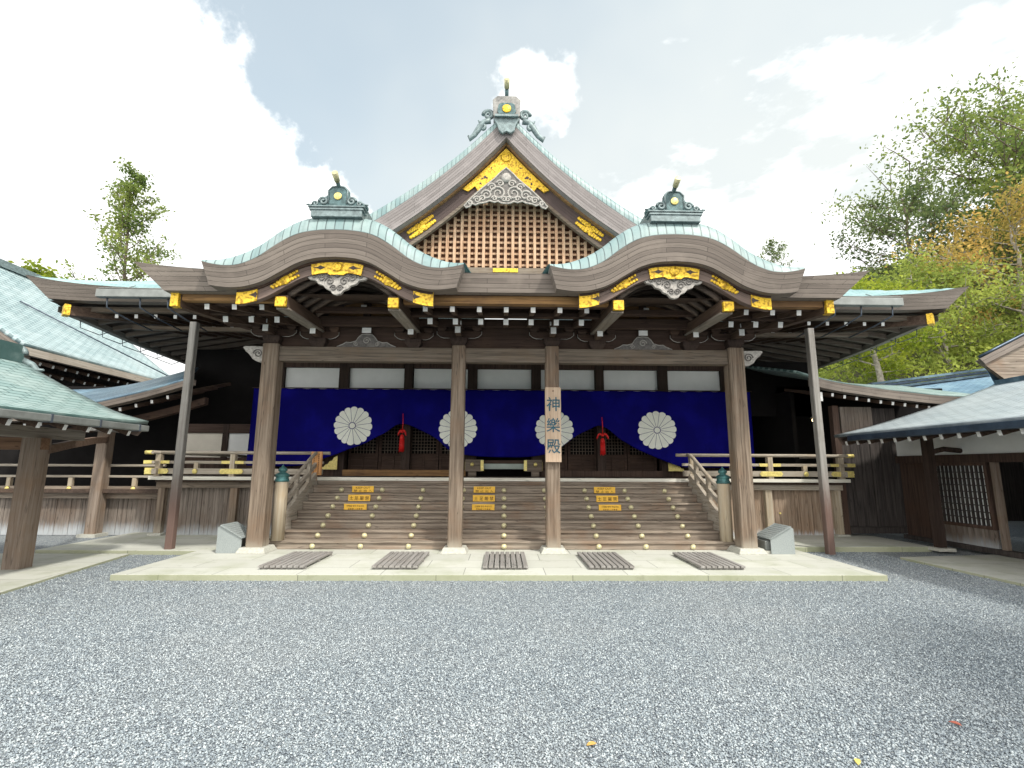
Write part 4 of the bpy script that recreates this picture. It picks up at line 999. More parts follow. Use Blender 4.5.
for s in (-1, 1):
    x0, x1 = sorted((s*4.065, s*4.14))
    MB().prism([(9.55, .14), (11.18, 1.12), (11.18, 1.30), (11.0, 1.36), (9.55, .52)], x0, x1, plane='yz').build('stringer', m_raily, hall)
    x0, x1 = sorted((s*4.07, s*4.13))
    # newel with bronze finial
    c = s*4.10
    nw = MB().lathe([(.115, 0), (.115, 1.03), (.105, 1.05)], (c, 9.47, .286), n=20).build('newel_post', m_newel, hall)
    MB().lathe([(r_, h_*.74) for r_, h_ in ((.118, 0), (.125, .02), (.125, .06), (.112, .075), (.112, .13), (.125, .145), (.125, .17), (.10, .20), (.06, .225), (.05, .24), (.075, .26), (.082, .30), (.06, .34), (.03, .37), (.012, .41), (.002, .43))], (c, 9.47, 1.325), n=20).build('bronze_finial', m_teal, nw)
    # sloping rails
    hr = MB().tube([(c, 9.5, 1.14), (c, 10.3, 1.52), (c, 10.85, 1.80), (c, 11.05, 1.885), (c, 11.25, 1.90)], .038, 10).build('stair_rail', m_raily, hall)
    MB().beam((c, 9.5, .88), (c, 11.12, 1.66), .06, .08).build('stair_rail', m_raily, hall)
    MB().beam((c, 9.5, .60), (c, 11.12, 1.42), .075, .13).build('stair_rail', m_raily, hall)
    for y in (10.15, 10.75):
        z = .88+(y-9.5)*.4815
        MB().box(c-.035, c+.035, y-.05, y+.05, z-.30, z+.27).build('baluster', m_raily, hall)
    # front balustrade on the floor
    a, b = sorted((s*3.85, s*7.86))
    MB().tube([(a, 11.25, 1.895), (b, 11.25, 1.895)], .036, 10).build('balustrade_rail', m_rail, hall)
    a, b = sorted((s*3.98, s*7.84)); MB().box(a, b, 11.22, 11.28, 1.655, 1.715).build('balustrade_rail', m_rail, hall, bevel=.006)
    a, b = sorted((s*4.0, s*7.80)); MB().box(a, b, 11.20, 11.30, 1.43, 1.55).build('balustrade_rail', m_rail, hall, bevel=.008)
    MB().tube([(s*7.56, 11.0, 1.893), (s*7.56, 19, 1.893)], .036, 8).build('balustrade_rail', m_raily, hall)
    MB().box(min(s*7.53, s*7.59), max(s*7.53, s*7.59), 11.05, 19, 1.652, 1.712).build('balustrade_rail', m_raily, hall)
    MB().box(min(s*7.51, s*7.61), max(s*7.51, s*7.61), 11.1, 19, 1.427, 1.547).build('balustrade_rail', m_raily, hall)
    for x in (7.56, 5.95, 4.2):
        po = MB().box(s*x-.055, s*x+.055, 11.19, 11.31, 1.38, 1.86).build('baluster', m_newel, hall, bevel=.006)
        if x > 4.5:
            k = MB(); k.prism([(s*x-.26, 1.49), (s*x-.22, 1.545), (s*x+.22, 1.545), (s*x+.26, 1.49), (s*x+.22, 1.435), (s*x-.22, 1.435)], 11.175, 11.198); k.build('gilded_sleeve', m_goldp, po)
            k = MB(); k.box(s*x-.24, s*x+.24, 11.205, 11.219, 1.652, 1.718); k.build('gilded_sleeve', m_goldp, po)
    for x in (6.74, 5.1):
        po = MB().box(s*x-.045, s*x+.045, 11.21, 11.29, 1.55, 1.68).build('baluster', m_newel, hall)
        MB().lathe([(.055, 0), (.055, .015), (.03, .03)], (s*x, 11.198, 1.49), 'y', 12).build('gilded_stud', m_goldp, po)
    for zz, r in ((1.895, .043), (1.685, .0)):
        a, b = sorted((s*7.70, s*7.88))
        if r: MB().tube([(a, 11.25, zz), (b, 11.25, zz)], r, 10).build('gilded_sleeve', m_goldp, hall)
        else: MB().box(a, b, 11.213, 11.287, 1.648, 1.722).build('gilded_sleeve', m_goldp, hall)
    MB().box(min(s*7.62, s*7.82), max(s*7.62, s*7.82), 11.19, 11.31, 1.42, 1.56).build('gilded_sleeve', m_goldp, hall)
    # slim metal props under the eave
    pr = MB().box(s*6.03-.065, s*6.03+.065, 9.44, 9.57, .0, 4.35, ch=.012).build('eave_prop', m_prop, hall)
    if s > 0: MB().lathe([(.02, 0), (.02, .03)], (s*6.2, 11.44, .62), 'y', 8).build('tap', m_goldp, hall)

# ================================================================== curtain
def bottom(x):
    return smooth_tab([(-6.62, 1.62), (-5.3, 1.63), (-4.6, 1.84), (-3.76, 2.15), (-3.1, 2.50), (-2.66, 2.72), (-2.2, 2.56), (-1.76, 2.33), (-1.38, 2.02), (-.8, 1.90), (0, 1.87), (.8, 1.90), (1.38, 2.06), (1.85, 2.40), (2.2, 2.58), (2.56, 2.70), (3.1, 2.33), (3.9, 1.93), (4.6, 1.66), (5.4, 1.63), (6.62, 1.62)], x)
def cy(x, t):    # t 0 top .. 1 bottom
    f = (.05*math.sin(x*2.1+.6) + .045*math.sin(x*5.3+1.1*t) + .018*math.sin(x*11.7+2.3*math.sin(x)))*t**.8
    for g_ in (-2.64, 2.57):
        dd = abs(x-g_); f += .06*math.exp(-dd*1.4)*t*math.sin(11*dd+2.2*t) - .10*math.exp(-(dd/.5)**2)*t
    return 13.20+f
ZT = 3.645
def cpt(u, v):
    x = -6.62+13.24*u; z = ZT+(bottom(x)-ZT)*v - .012*math.sin(x*7.5)**2*(1-v)
    return (x, cy(x, v), z)
cm = MB(); cm.grid(cpt, 320, 36); cur = cm.build('curtain', m_cloth, None, recalc=False)
sol = cur.modifiers.new('thickness', 'SOLIDIFY'); sol.thickness = .006; sol.offset = 1
tag(cur, 'long deep blue curtain with four pale flower crests across the hall front', 'curtain')
MB().tube([(-6.66, 13.19, ZT+.01), (6.66, 13.19, ZT+.01)], .016, 8).build('curtain_rope', m_darkz, cur)
def on_cloth(x, z):
    t = max(0, min(1, (ZT-z)/(ZT-bottom(x)))); return cy(x, t)-.014
for (cx, cz, skew) in ((-3.96, 2.66, -.10), (-1.21, 2.60, .05), (1.32, 2.59, -.05), (4.06, 2.60, .10)):
    k = MB(); R_ = .505
    def P(r, a):
        x = cx+r*math.cos(a); z = cz+r*math.sin(a)
        # the cloth is pulled towards the gathers: shear the lower part of the crest
        z += skew*(x-cx)*(.5-(z-cz)*.9); x += skew*(cz-z)*.4
        z = max(z, bottom(x)+.012)
        return (x, on_cloth(x, z), z)
    for p_ in range(16):
        a0 = 2*math.pi*p_/16; da = 2*math.pi/16; rings = [.09, .21, .34, .435, .48, .505]; nj = 6; i0 = len(k.v)
        for ri, r in enumerate(rings):
            for j in range(nj+1):
                t = j/nj*2-1
                gap = .0045/r
                rr = r if ri < 3 else r-(r-.34)*.42*(abs(t)**2.6)*.62
                k.v.append(P(rr, a0+t*(da/2-gap)))
        for ri in range(len(rings)-1):
            for j in range(nj):
                q = i0+ri*(nj+1)+j; k.face([q, q+1, q+nj+2, q+nj+1])
    i0 = len(k.v); k.v.append(P(0.001, 0))
    for j in range(16): k.v.append(P(.073, 2*math.pi*j/16))
    for j in range(16): k.face([i0, i0+1+j, i0+1+(j+1) % 16])
    o = k.build('chrysanthemum_crest', m_crest, cur, recalc=False)

# red tassels that gather the curtain
for i, (x, zt) in enumerate(((-2.64, 2.80), (2.57, 2.74))):
    y = 13.06; te = empty('tassel', (x, y, zt-.9), 'red cord tassel hanging where the blue curtain is gathered, '+('left of the middle bay' if i == 0 else 'right of the middle bay'), 'tassel', 'tassels on the curtain')
    MB().tube([(x, y, zt+.18), (x+.01, y-.01, zt-.1), (x, y-.01, zt-.32)], .012, 6).build('cord', m_red, te)
    k = MB()
    rb = (.14 if i else .09)
    for sg in (-1, 1):
        lp = [(x+sg*(.01+rb*math.sin(math.pi*t)), y-.02, zt-.28+.10*math.cos(2*math.pi*t)*math.sin(math.pi*t)-.02*t) for t in lin(0, 1, 10)]
        k.tube(lp, .022, 6)
    k.lathe([(.03, -.03), (.045, 0), (.03, .03)], (x, y-.02, zt-.30), n=10)
    k.build('bow', m_red, te)
    k = MB(); k.lathe([(.02, 0), (.05, -.04), (.06, -.10), (.055, -.14)], (x, y-.01, zt-.36), n=12)
    for j in range(18):
        a = 2*math.pi*j/18; k.tube([(x+.05*math.cos(a), y+.05*math.sin(a)-.01, zt-.48), (x+.06*math.cos(a), y+.055*math.sin(a)-.01, zt-.80-.02*math.sin(j*5))], .012, 4)
    k.lathe([(.05, 0), (.052, -.26)], (x, y-.01, zt-.50), n=10)
    k.build('fringe', m_red, te)

# ================================================================== name board, stair plates, notice
nb_ = empty('name_board', (.87, 9.02, 1.70), 'tall pale wooden name board with three blue characters hung on a front pillar', 'sign')
MB().box(.728, 1.012, 8.985, 9.035, 1.70, 3.05).build('board', m_board, nb_, bevel=.006)
for ch, z in (('神', 2.74), ('樂', 2.36), ('殿', 1.98)): text_mesh('lettering', ch, .275, m_blueink, nb_, (.87, 8.980, z), sx=.95, bold=.007)
MB().lathe([(.012, 0), (.012, .02)], (.87, 8.985, 2.98), 'y', 8).build('peg', m_ink, nb_)
GX = {'left': -3.0, 'middle': -.42, 'right': 2.16}
for nm, gx in GX.items():
    for r, (y, z, body, word, dx) in enumerate(((10.94, 1.135, ('KEEP OUT', '禁止出入'), 'uppermost', .0), (10.69, .965, ('土足厳禁',), 'middle', .0), (10.44, .80, ('신발을 벗어 주십시오', '请 脱 鞋 入 内 谢 谢'), 'lowest', -.01))):
        x = gx
        wh = (.455, .13) if r != 1 else (.455, .135)
        wch = {'left': 'left column', 'middle': 'middle column', 'right': 'right column'}[nm]
        what = {0: 'yellow plate reading KEEP OUT', 1: 'yellow plate with four large characters', 2: 'yellow plate with two rows of script'}[r]
        pl = MB().box(x-wh[0]/2, x+wh[0]/2, y-.022, y-.002, z-wh[1]/2, z+wh[1]/2).build('notice_plate', m_yellow, None, bevel=.003)
        tag(pl, f'{what}, {word} of the {wch} on the stairs', 'sign', 'yellow plates on the stairs')
        if r == 1: text_mesh('lettering', '土 足 厳 禁', .085, m_ink, pl, (x, y-.0235, z))
        elif r == 0:
            text_mesh('lettering', 'KEEP OUT', .058, m_ink, pl, (x, y-.0235, z+.03), sx=1.15); text_mesh('lettering', '禁 止 出 入', .050, m_ink, pl, (x, y-.0235, z-.033), sx=1.6)
        else:
            text_mesh('lettering', body[0], .040, m_ink, pl, (x, y-.0235, z+.024)); text_mesh('lettering', body[1], .034, m_ink, pl, (x, y-.0235, z-.033))
no = empty('notice_board', (-4.09, 11.12, 1.38), 'narrow orange upright notice with two columns of small marks at the stair head', 'sign')
MB().box(-4.205, -3.965, 11.09, 11.12, 1.42, 1.925).build('board', m_orange, no, bevel=.004)
MB().box(-4.105, -4.065, 11.121, 11.15, 1.30, 1.7).build('stake', m_orange, no)
k = MB(); rr = random.Random(5)
for cx in (-4.135, -4.035):
    for j in range(10):
        z = 1.885-j*.045
        for q in range(3):
            k.box(cx-.014, cx+.014, 11.086, 11.0895, z-.008-q*.012, z-.003-q*.012)
        a = cx+rr.uniform(-.008, .008); k.box(a-.003, a+.003, 11.0855, 11.0859, z-.036, z)
k.build('lettering', m_ink, no)

# slatted mats on the paving
for i, x in enumerate((-3.22, -1.59, .02, 1.58, 3.22)):
    k = MB(); n = 8
    for j in range(n):
        a = x-.335+j*.0845; k.box(a, a+.0655, 7.62, 8.88, .158, .188)
    sl_ = k.build('slats', m_grate, None, bevel=.004)
    wh = ['leftmost, by the left end pillar', 'second from left', 'between the two inner pillars', 'second from right', 'rightmost, by the right end pillar'][i]
    e = empty('slatted_mat', (x, 8.25, .131), f'grey wooden slatted mat on the paving, {wh}', 'slatted mat', 'slatted mats before the stairs')
    sl_.parent = e; sl_.location = W[sl_]-W[e]
    for yy in (7.70, 8.25, 8.80): MB().box(x-.335, x+.325, yy-.03, yy+.03, .132, .157).build('batten', m_grate, e)

# perforated sloping light covers beside the end pillars
for s in (-1, 1):
    e = empty('light_cover', (s*4.82, 9.25, .131), ('grey sloping metal cover with perforated lid beside the left end pillar' if s < 0 else 'grey sloping metal cover with perforated lid beside the right end pillar'), 'light cover', 'light covers at the pillar feet')
    o = s
    prof = [(5.02, .131), (5.02, .56), (4.95, .60), (4.60, .40), (4.60, .131)]
    xo = -.08 if s < 0 else .08
    for yy in (9.02, 9.50):
        MB().prism([(s*(x+xo), z) for x, z in prof], yy, yy+.02).build('side_plate', m_steel, e)
    MB().box(min(s*(5.0+xo), s*(5.02+xo)), max(s*(5.0+xo), s*(5.02+xo)), 9.021, 9.499, .131, .55).build('back_plate', m_steel, e)
    k = MB()
    a = Vector((s*(4.97+xo), 0, .605)); b = Vector((s*(4.58+xo), 0, .395))
    for r in range(8):    # strips with slots between
        p0 = a.lerp(b, r/8); p1 = a.lerp(b, (r+.55)/8)
        for q in range(1):
            k.hexa([(p0.x, 9.0, p0.z-.012), (p1.x, 9.0, p1.z-.012), (p1.x, 9.54, p1.z-.012), (p0.x, 9.54, p0.z-.012), (p0.x, 9.0, p0.z), (p1.x, 9.0, p1.z), (p1.x, 9.54, p1.z), (p0.x, 9.54, p0.z)])
    for j in range(13):
        y = 9.0+.54*j/12-.006
        k.hexa([(a.x, y, a.z-.016), (b.x, y, b.z-.016), (b.x, y+.014, b.z-.016), (a.x, y+.014, a.z-.016), (a.x, y, a.z-.003), (b.x, y, b.z-.003), (b.x, y+.014, b.z-.003), (a.x, y+.014, a.z-.003)])
    k.build('slotted_lid', m_steel, e)
    MB().box(min(s*4.62, s*4.8), max(s*4.62, s*4.8), 9.1, 9.42, .18, .34).build('lamp_body', m_metal, e, bevel=.01)
    MB().box(min(s*4.52, s*4.86), max(s*4.52, s*4.86), 9.06, 9.46, .132, .178).build('base_plate', m_base, e)
# fallen leaves on the gravel
for (x, y, r, c, lab) in ((2.75, 3.32, .6, (.40, .12, .08), 'reddish dry leaf lying alone on the shaded gravel at lower right'), (.47, 3.11, 1.9, (.60, .36, .10), 'orange dry leaf on the gravel at the bottom centre'), (1.86, 2.925, 2.6, (.62, .52, .14), 'yellow dry leaf at the bottom edge, between the orange and reddish leaves')):
    k = MB(); pts = [(0, -.05), (.018, -.03), (.026, 0), (.018, .03), (0, .055), (-.018, .03), (-.026, 0), (-.018, -.03)]
    px_s = .6; pts = [(a*px_s, b*px_s) for a, b in pts]; k.v = [(x+px*math.cos(r)-py*math.sin(r), y+px*math.sin(r)+py*math.cos(r), .064+.012*abs(px)/.026) for px, py in pts]+[(x+px*math.cos(r)-py*math.sin(r), y+px*math.sin(r)+py*math.cos(r), .060+.012*abs(px)/.026) for px, py in pts]
    k.face(range(8)); k.face(range(15, 7, -1))
    for j in range(8): k.face([j, (j+1) % 8, 8+(j+1) % 8, 8+j])
    tag(k.build('fallen_leaf', plain('dry leaf', c, .8, 0, .2, 30, 0)), lab, 'leaf')

# ================================================================== buildings on the left
def patch(name, fn, nu, nv, uvs, mats, parent, thick=.06):
    o = MB(); o.grid(fn, nu, nv, uvs); o = o.build(name, mats, parent, recalc=False)
    sl = o.modifiers.new('thickness', 'SOLIDIFY'); sl.thickness = thick; sl.offset = -1
    if o.data.polygons[0].normal.z < 0: o.data.flip_normals()
    return o
# --- pavilion in the left foreground
pv = empty('gate_pavilion', (-7.29, 7.97, .06), 'open timber pavilion with pale green copper roof and square post at the left edge', 'pavilion')
VP = [(0, 2.29), (.55, 2.46), (1.15, 2.745), (1.75, 3.06), (2.35, 3.40)]
patch('roof', lambda u, v: (-5.98-2.37*v, 8.5-7*u, smooth_tab(VP, 2.37*v)+.05*math.exp(-(7*u)/.8)*(1-v)), 24, 16, lambda u, v: (7*u, 2.7*v), m_lcopper, pv)
patch('roof', lambda u, v: (-8.35-2.37*v, 8.5-7*u, smooth_tab(VP, 2.37*(1-v))), 6, 16, lambda u, v: (7*u, 2.7*v), m_lcopper, pv)
MB().box(-8.58, -8.14, 1.5, 8.42, 3.30, 3.46).build('ridge_box', m_lcopper, pv)
MB().box(-8.50, -8.22, 1.5, 8.46, 3.46, 3.62).build('ridge_box', m_lcopper, pv)
k = MB(); k.tube(scroll(-8.36, 3.46, .16, 1.4, 8.5), .05, 6); k.tube([(-8.2, 8.45, 3.35), (-8.05, 8.5, 3.28), (-7.95, 8.5, 3.18), (-7.85, 8.5, 3.2)], [.07, .06, .05, .02], 6); k.build('ridge_end', m_patina2, pv)
gu = MB(); gu.box(-6.02, -5.90, 1.5, 8.42, 2.16, 2.255); gu = gu.build('gutter', m_metal, pv, bevel=.012)
for i in range(8): MB().box(-6.03, -5.89, 8.2-.8*i-.012, 8.2-.8*i+.012, 2.15, 2.262).build('gutter_bracket', m_pipe, gu)
for i in range(16): MB().beam((-6.10, 8.25-.40*i, 2.12), (-7.6, 8.25-.40*i, 2.70), .06, .08, 0, 1).build('rafter', [m_darky, m_white], pv)
MB().grid(lambda u, v: (-6.05-2.2*v, 8.45-6.9*u, 2.20+.95*v), 2, 2).build('soffit', m_soffit, pv, recalc=False)
# barge board under the far verge
k = MB(); n = 12
fascia('barge_board', [(-6.0-2.3*t, smooth_tab(VP, 2.35*t)-.06) for t in lin(0, 1, n)], [(-6.1-2.25*t, smooth_tab(VP, 2.35*t)-.20) for t in lin(0, 1, n)], 8.40, 8.46, 0, m_hafu, pv)
for y in (7.97, 4.4):
    MB().box(-7.42, -7.16, y-.13, y+.13, .07, 2.02, ch=.02).build('post', m_pillar2, pv)
    MB().box(-9.6, -9.34, y-.13, y+.13, .07, 2.02, ch=.02).build('post', m_pillar2, pv)
    MB().beam((-7.15, y, 1.93), (-9.6, y, 1.93), .14, .18).build('tie_beam', m_hafu2, pv)
MB().box(-7.38, -7.20, 2.0, 8.75, 2.02, 2.19).build('wall_plate', m_beamy, pv)
MB().box(-9.56, -9.38, 2.0, 8.6, 2.02, 2.19).build('wall_plate', m_beamy, pv)
k = MB(); cp = [(-7.2, 8.05, 1.84), (-7.6, 9.0, 1.97), (-8.2, 10.2, 2.09), (-8.98, 11.52, 2.17)]; hw_ = .05
for x_, y_, z_ in cp: k.v += [(x_-hw_, y_, z_-.06), (x_+hw_, y_, z_-.06), (x_+hw_, y_, z_+.07), (x_-hw_, y_, z_+.07)]
for i in range(3):
    for a, b in ((0, 1), (1, 2), (2, 3), (3, 0)): k.face([4*i+a, 4*i+b, 4*i+4+b, 4*i+4+a], 0)
k.face([0, 1, 2, 3]); k.face([15, 14, 13, 12]); k.build('curved_tie', m_hafu2y, pv)

# --- large roofed hall behind it
sh = empty('side_hall', (-14.5, 20, 0), 'large hall with broad pale blue green copper roof slope behind the left pavilion', 'hall')
LP = [(0, 4.86), (1.0, 5.50), (2.2, 6.42), (3.4, 7.48), (4.4, 8.45)]
patch('roof', lambda u, v: (-13-4.4*v, 13.45+7.2*u, smooth_tab(LP, 4.4*v)-.08*u), 24, 16, lambda u, v: (7.2*u, 5.8*v), m_bcopper, sh, .1)
patch('roof', lambda u, v: (-17.4-4.4*v, 13.45+7.2*u, smooth_tab(LP, 4.4*(1-v))), 4, 12, lambda u, v: (7.2*u, 5.8*v), m_bcopper, sh, .1)
MB().box(-17.6, -17.2, 13.4, 20.6, 8.3, 8.55).build('ridge_box', m_patina2, sh)
MB().box(-13.12, -12.96, 13.45, 20.6, 4.56, 4.76).build('eave_edge', m_edge2, sh)
fascia('barge_board', [(-13.0-4.4*t, smooth_tab(LP, 4.4*t)-.10) for t in lin(0, 1, 14)], [(-13.05-4.35*t, smooth_tab(LP, 4.4*t)-.42) for t in lin(0, 1, 14)], 13.45, 13.7, 0, m_fascia, sh)
MB().box(-20.5, -14.2, 14.3, 20.4, 0, 4.9).build('wall', m_bwall, sh)
MB().prism([(-20.6, 4.9), (-14.1, 4.9), (-17.4, 8.0)], 14.35, 14.5).build('gable_wall', m_bwall, sh)
for i in range(16):
    y = 13.8+.42*i
    MB().beam((-13.22, y, 4.44), (-14.3, y, 4.75), .07, .09, 0, 1).build('rafter', [m_darky, m_white], sh)
    MB().beam((-13.65, y, 4.24), (-14.3, y, 4.45), .07, .09, 0, 1).build('lower_rafter', [m_darky, m_white], sh)
MB().tube([(-15.6, 15.75, smooth_tab(LP, 2.6)+.05), (-14.6, 18.0, smooth_tab(LP, 1.6)+.05), (-13.1, 20.3, smooth_tab(LP, .1)+.02)], .025, 5).build('cable', m_pipe, sh)
MB().grid(lambda u, v: (-13.0-1.2*v, 13.7+6.7*u, 4.60+.3*v), 2, 2).build('soffit', m_soffit, sh, recalc=False)

# --- covered corridor joining the hall on the left
lc = empty('covered_corridor', (-9.5, 12.5, 0), 'raised timber corridor with railing and boarded skirting left of the hall', 'corridor', 'corridors joining the hall')
LZ = [(-12, 2.62), (-10.6, 2.66), (-9.6, 2.78), (-8.66, 2.975), (-7.8, 3.19), (-6.92, 3.46), (-6.3, 3.68)]
patch('roof', lambda u, v: (-12+(5.1-1.3*v)*u, 10.8+2.5*v, smooth_tab(LZ, -12+(5.1-.6*v)*u)+.38*2.5*v), 30, 8, lambda u, v: (5.3*u, 2.7*v), m_bluecopper, lc, .05)
xs = lin(-12, -6.8, 30)
fascia('eave_edge', [(x, smooth_tab(LZ, x)-.03) for x in xs], [(x, smooth_tab(LZ, x)-.15) for x in xs], 10.80, 11.0, .02, m_fascia, lc)
for i in range(13):
    x = -11.0+.33*i; z = smooth_tab(LZ, x)-.235
    MB().beam((x, 10.98, z), (x, 12.8, z+.5), .055, .075, 0, 1).build('rafter', [m_darky, m_white], lc)
xs = lin(-12, -6.9, 20)
fascia('eave_beam', [(x, smooth_tab(LZ, x)-.30) for x in xs], [(x, smooth_tab(LZ, x)-.46) for x in xs], 11.55, 11.7, 0, m_dark, lc)
MB().box(-14, -7.74, 11.74, 11.90, .87, 1.14).build('floor_beam', m_step, lc, bevel=.008)
MB().box(-14, -7.72, 11.6, 13.5, 1.0, 1.08).build('floor', m_soffit, lc)
MB().box(-14, -7.74, 11.73, 11.79, 1.335, 1.385).build('railing', m_rail, lc, bevel=.005)
MB().tube([(-14, 11.76, 1.605), (-7.74, 11.76, 1.605)], .03, 8).build('railing', m_rail, lc)
for x in (-12.6, -11.2, -9.83, -8.40):
    o = MB().box(x-.045, x+.045, 11.73, 11.80, 1.14, 1.33).build('baluster', m_newel, lc)
    MB().lathe([(.05, 0), (.05, .015), (.02, .03)], (x, 11.735, 1.085), 'y', 10).build('brass_stud', m_goldp, o)
k = MB(); x = -13.9
rr = random.Random(8)
while x < -7.8:
    k.box(x, x+.098, 11.83+rr.random()*.012, 11.87, .06, .87); x += .105
k.build('skirting', m_skirt, lc)
for x in (-9.1, -12.4, -10.9):
    if x == -10.9: continue
    MB().box(x-.12, x+.12, 11.54, 11.78, .12, 2.36, ch=.015).build('post', m_pillar2, lc)
    MB().box(x-.20, x+.20, 11.46, 11.86, .03, .118).build('base_stone', m_base, lc)
    MB().box(x-.10, x+.10, 11.2, 11.95, 2.362, 2.50).build('bracket', m_carve, lc)
MB().box(-14, -8.55, 13.5, 13.6, 0, 3.7).build('back_wall', m_black, lc)
MB().box(-8.55, -6.2, 13.5, 13.6, 2.72, 4.75).build('eave_shade_panel', m_black, lc)  # added black sheet standing in for the dark under the eaves
# --- pale panelled wall at the back, glimpsed beside the hall
rw = empty('rear_gallery', (-9.3, 17.5, 0), 'pale plaster panels of a rear gallery glimpsed behind the left railing', 'gallery')
for a, b, m_ in ((-12.0, -9.62, m_cream), (-9.42, -8.50, m_plaster), (-8.3, -7.4, m_plaster)): MB().box(a, b, 17.4, 17.5, 1.9, 2.72).build('plaster_panel', m_, rw)
for a, b in ((-9.62, -9.42), (-8.50, -8.3)): MB().box(a, b, 17.36, 17.54, 0, 3.4).build('post', m_darkz, rw)
MB().box(-12.5, -6, 17.37, 17.53, 2.722, 3.7).build('lintel', m_dark, rw); MB().box(-12, -6, 17.38, 17.52, .1, 1.898).build('board_wall', m_rwall, rw)

# ================================================================== buildings on the right
rc = empty('covered_corridor', (8.6, 12.2, 0), 'dark boarded corridor with curved green edged roof right of the hall', 'corridor', 'corridors joining the hall')
RZ = [(6.5, 3.76), (7.2, 3.565), (8.0, 3.44), (8.8, 3.34), (9.7, 3.25), (11, 3.20)]
patch('roof', lambda u, v: (6.5+4.5*u, 10.8+2.7*v, smooth_tab(RZ, 6.5+4.5*u)+.26*2.7*v), 30, 8, lambda u, v: (4.5*u, 2.7*v), m_lcopper, rc, .05)
xs = lin(6.85, 10.9, 30)
fascia('eave_edge', [(x, smooth_tab(RZ, x)-.03) for x in xs], [(x, smooth_tab(RZ, x)-.215) for x in xs], 10.80, 11.0, .02, m_fascia, rc)
for i in range(12):
    x = 7.35+.27*i; z = smooth_tab(RZ, x)-.29
    MB().beam((x, 10.95, z), (x, 12.8, z+.4), .055, .07, 0, 1).build('rafter', [m_darky, m_white], rc)
MB().box(7.0, 7.1, 10.92, 11.02, 3.10, 3.30).build('beam_end', m_white, rc)
k = MB(); x = 7.70; rr = random.Random(4)
while x < 8.95:
    k.box(x, x+.22, 11.38+rr.random()*.012, 11.44, .34, 3.0); x += .228
k.build('board_wall', m_bwall, rc)
MB().box(7.56, 7.70, 11.33, 11.47, .13, 3.05).build('post', m_rwall, rc)
MB().box(7.70, 9.0, 11.30, 11.46, .20, .335).build('sill', m_bwall, rc)
k = MB(); x = 7.74
while x < 8.4: k.box(x, x+.10, 11.325, 11.365, 2.42, 3.02); x += .105
k.build('louvre_boards', m_skirt, rc)
MB().box(7.35, 7.45, 12.6, 20, 0, 3.6).build('side_wall', m_black, rc)
MB().box(6.2, 8.4, 13.3, 13.4, 3.0, 4.5).build('eave_shade_panel', m_black, rc)  # black sheet added across the gap, eave shade put into its colour
MB().box(7.4, 12, 13.3, 13.4, 0, 3.8).build('back_wall', m_black, rc)
# hanging lamp, lit
hl = empty('hanging_lamp', (7.55, 12.0, 2.75), 'small lit lamp hanging in the dark eave right of the hall', 'lamp')
m_lit = bpy.data.materials.new('lit bulb'); m_lit.use_nodes = True
t_ = m_lit.node_tree; t_.nodes.clear(); n_ = NT(t_); em = n_.n('ShaderNodeEmission'); em.inputs[0].default_value = rgb(1, .72, .36); em.inputs[1].default_value = 6
oo = n_.n('ShaderNodeOutputMaterial'); n_.l(em.outputs[0], oo.inputs[0])
MB().lathe([(.01, -.06), (.045, -.04), (.055, 0), (.04, .04), (.02, .06)], (7.55, 12.0, 2.78), n=12).build('bulb', m_lit, hl)
MB().lathe([(.09, .05), (.05, .09), (.015, .12), (.01, .7)], (7.55, 12.0, 2.78), n=12).build('lamp_shade', m_pipe, hl)

lh = empty('lattice_hall', (9.6, 8.5, .09), 'dark timber building with lattice window and blue grey copper roof at the right edge', 'hall')
R1 = [(0, 2.33), (.9, 2.55), (1.9, 2.85), (2.9, 3.17), (3.9, 3.52)]
patch('roof', lambda u, v: (7.15+3.9*v, 10.75-7.5*u, smooth_tab(R1, 3.9*v)), 30, 16, lambda u, v: (7.5*u, 4.1*v), m_rcopper, lh)
patch('roof', lambda u, v: (11.05+3.9*v, 10.75-7.5*u, smooth_tab(R1, 3.9*(1-v))), 6, 12, lambda u, v: (7.5*u, 4.1*v), m_rcopper, lh)
MB().box(10.85, 11.25, 3.3, 10.7, 3.44, 3.56).build('ridge_box', m_bluecopper, lh)
MB().box(7.05, 7.17, 3.3, 10.2, 2.17, 2.285).build('gutter', m_gdark, lh, bevel=.015)
fascia('barge_board', [(7.2+3.85*t, smooth_tab(R1, 3.9*t)-.06) for t in lin(0, 1, 12)], [(7.3+3.75*t, smooth_tab(R1, 3.9*t)-.22) for t in lin(0, 1, 12)], 10.66, 10.72, 0, m_hafu, lh)
MB().grid(lambda u, v: (7.22+1.8*v, 10.7-7.4*u, 2.22+.47*v), 2, 2).build('soffit', m_soffit, lh, recalc=False)
for i in range(22): MB().beam((7.24, 10.5-.33*i, 2.14), (8.95, 10.5-.33*i, 2.60), .065, .085, 0, 1).build('rafter', [m_darky, m_white], lh)
for y in (9.7, 6.4):
    MB().box(8.21, 8.35, y-.07, y+.07, .15, 2.30).build('post', m_darkz, lh); MB().box(8.12, 8.44, y-.16, y+.16, .092, .148).build('base_stone', m_base, lh)
    MB().tube([(8.3, y, 1.93), (8.6, y, 2.0), (8.93, y, 1.97)], .05, 8).build('curved_tie', m_rwall, lh)
MB().box(8.21, 8.35, 3.3, 10.6, 2.302, 2.40).build('eave_beam', m_rwall, lh)
MB().box(8.93, 8.98, 3.4, 11.3, 1.90, 2.62).build('plaster_band', m_plaster, lh)
MB().box(8.88, 9.02, 3.4, 11.3, 1.74, 1.898).build('lintel', m_rwall, lh)
MB().box(8.86, 9.04, 3.4, 11.3, .102, .19).build('sill', m_bwall, lh)
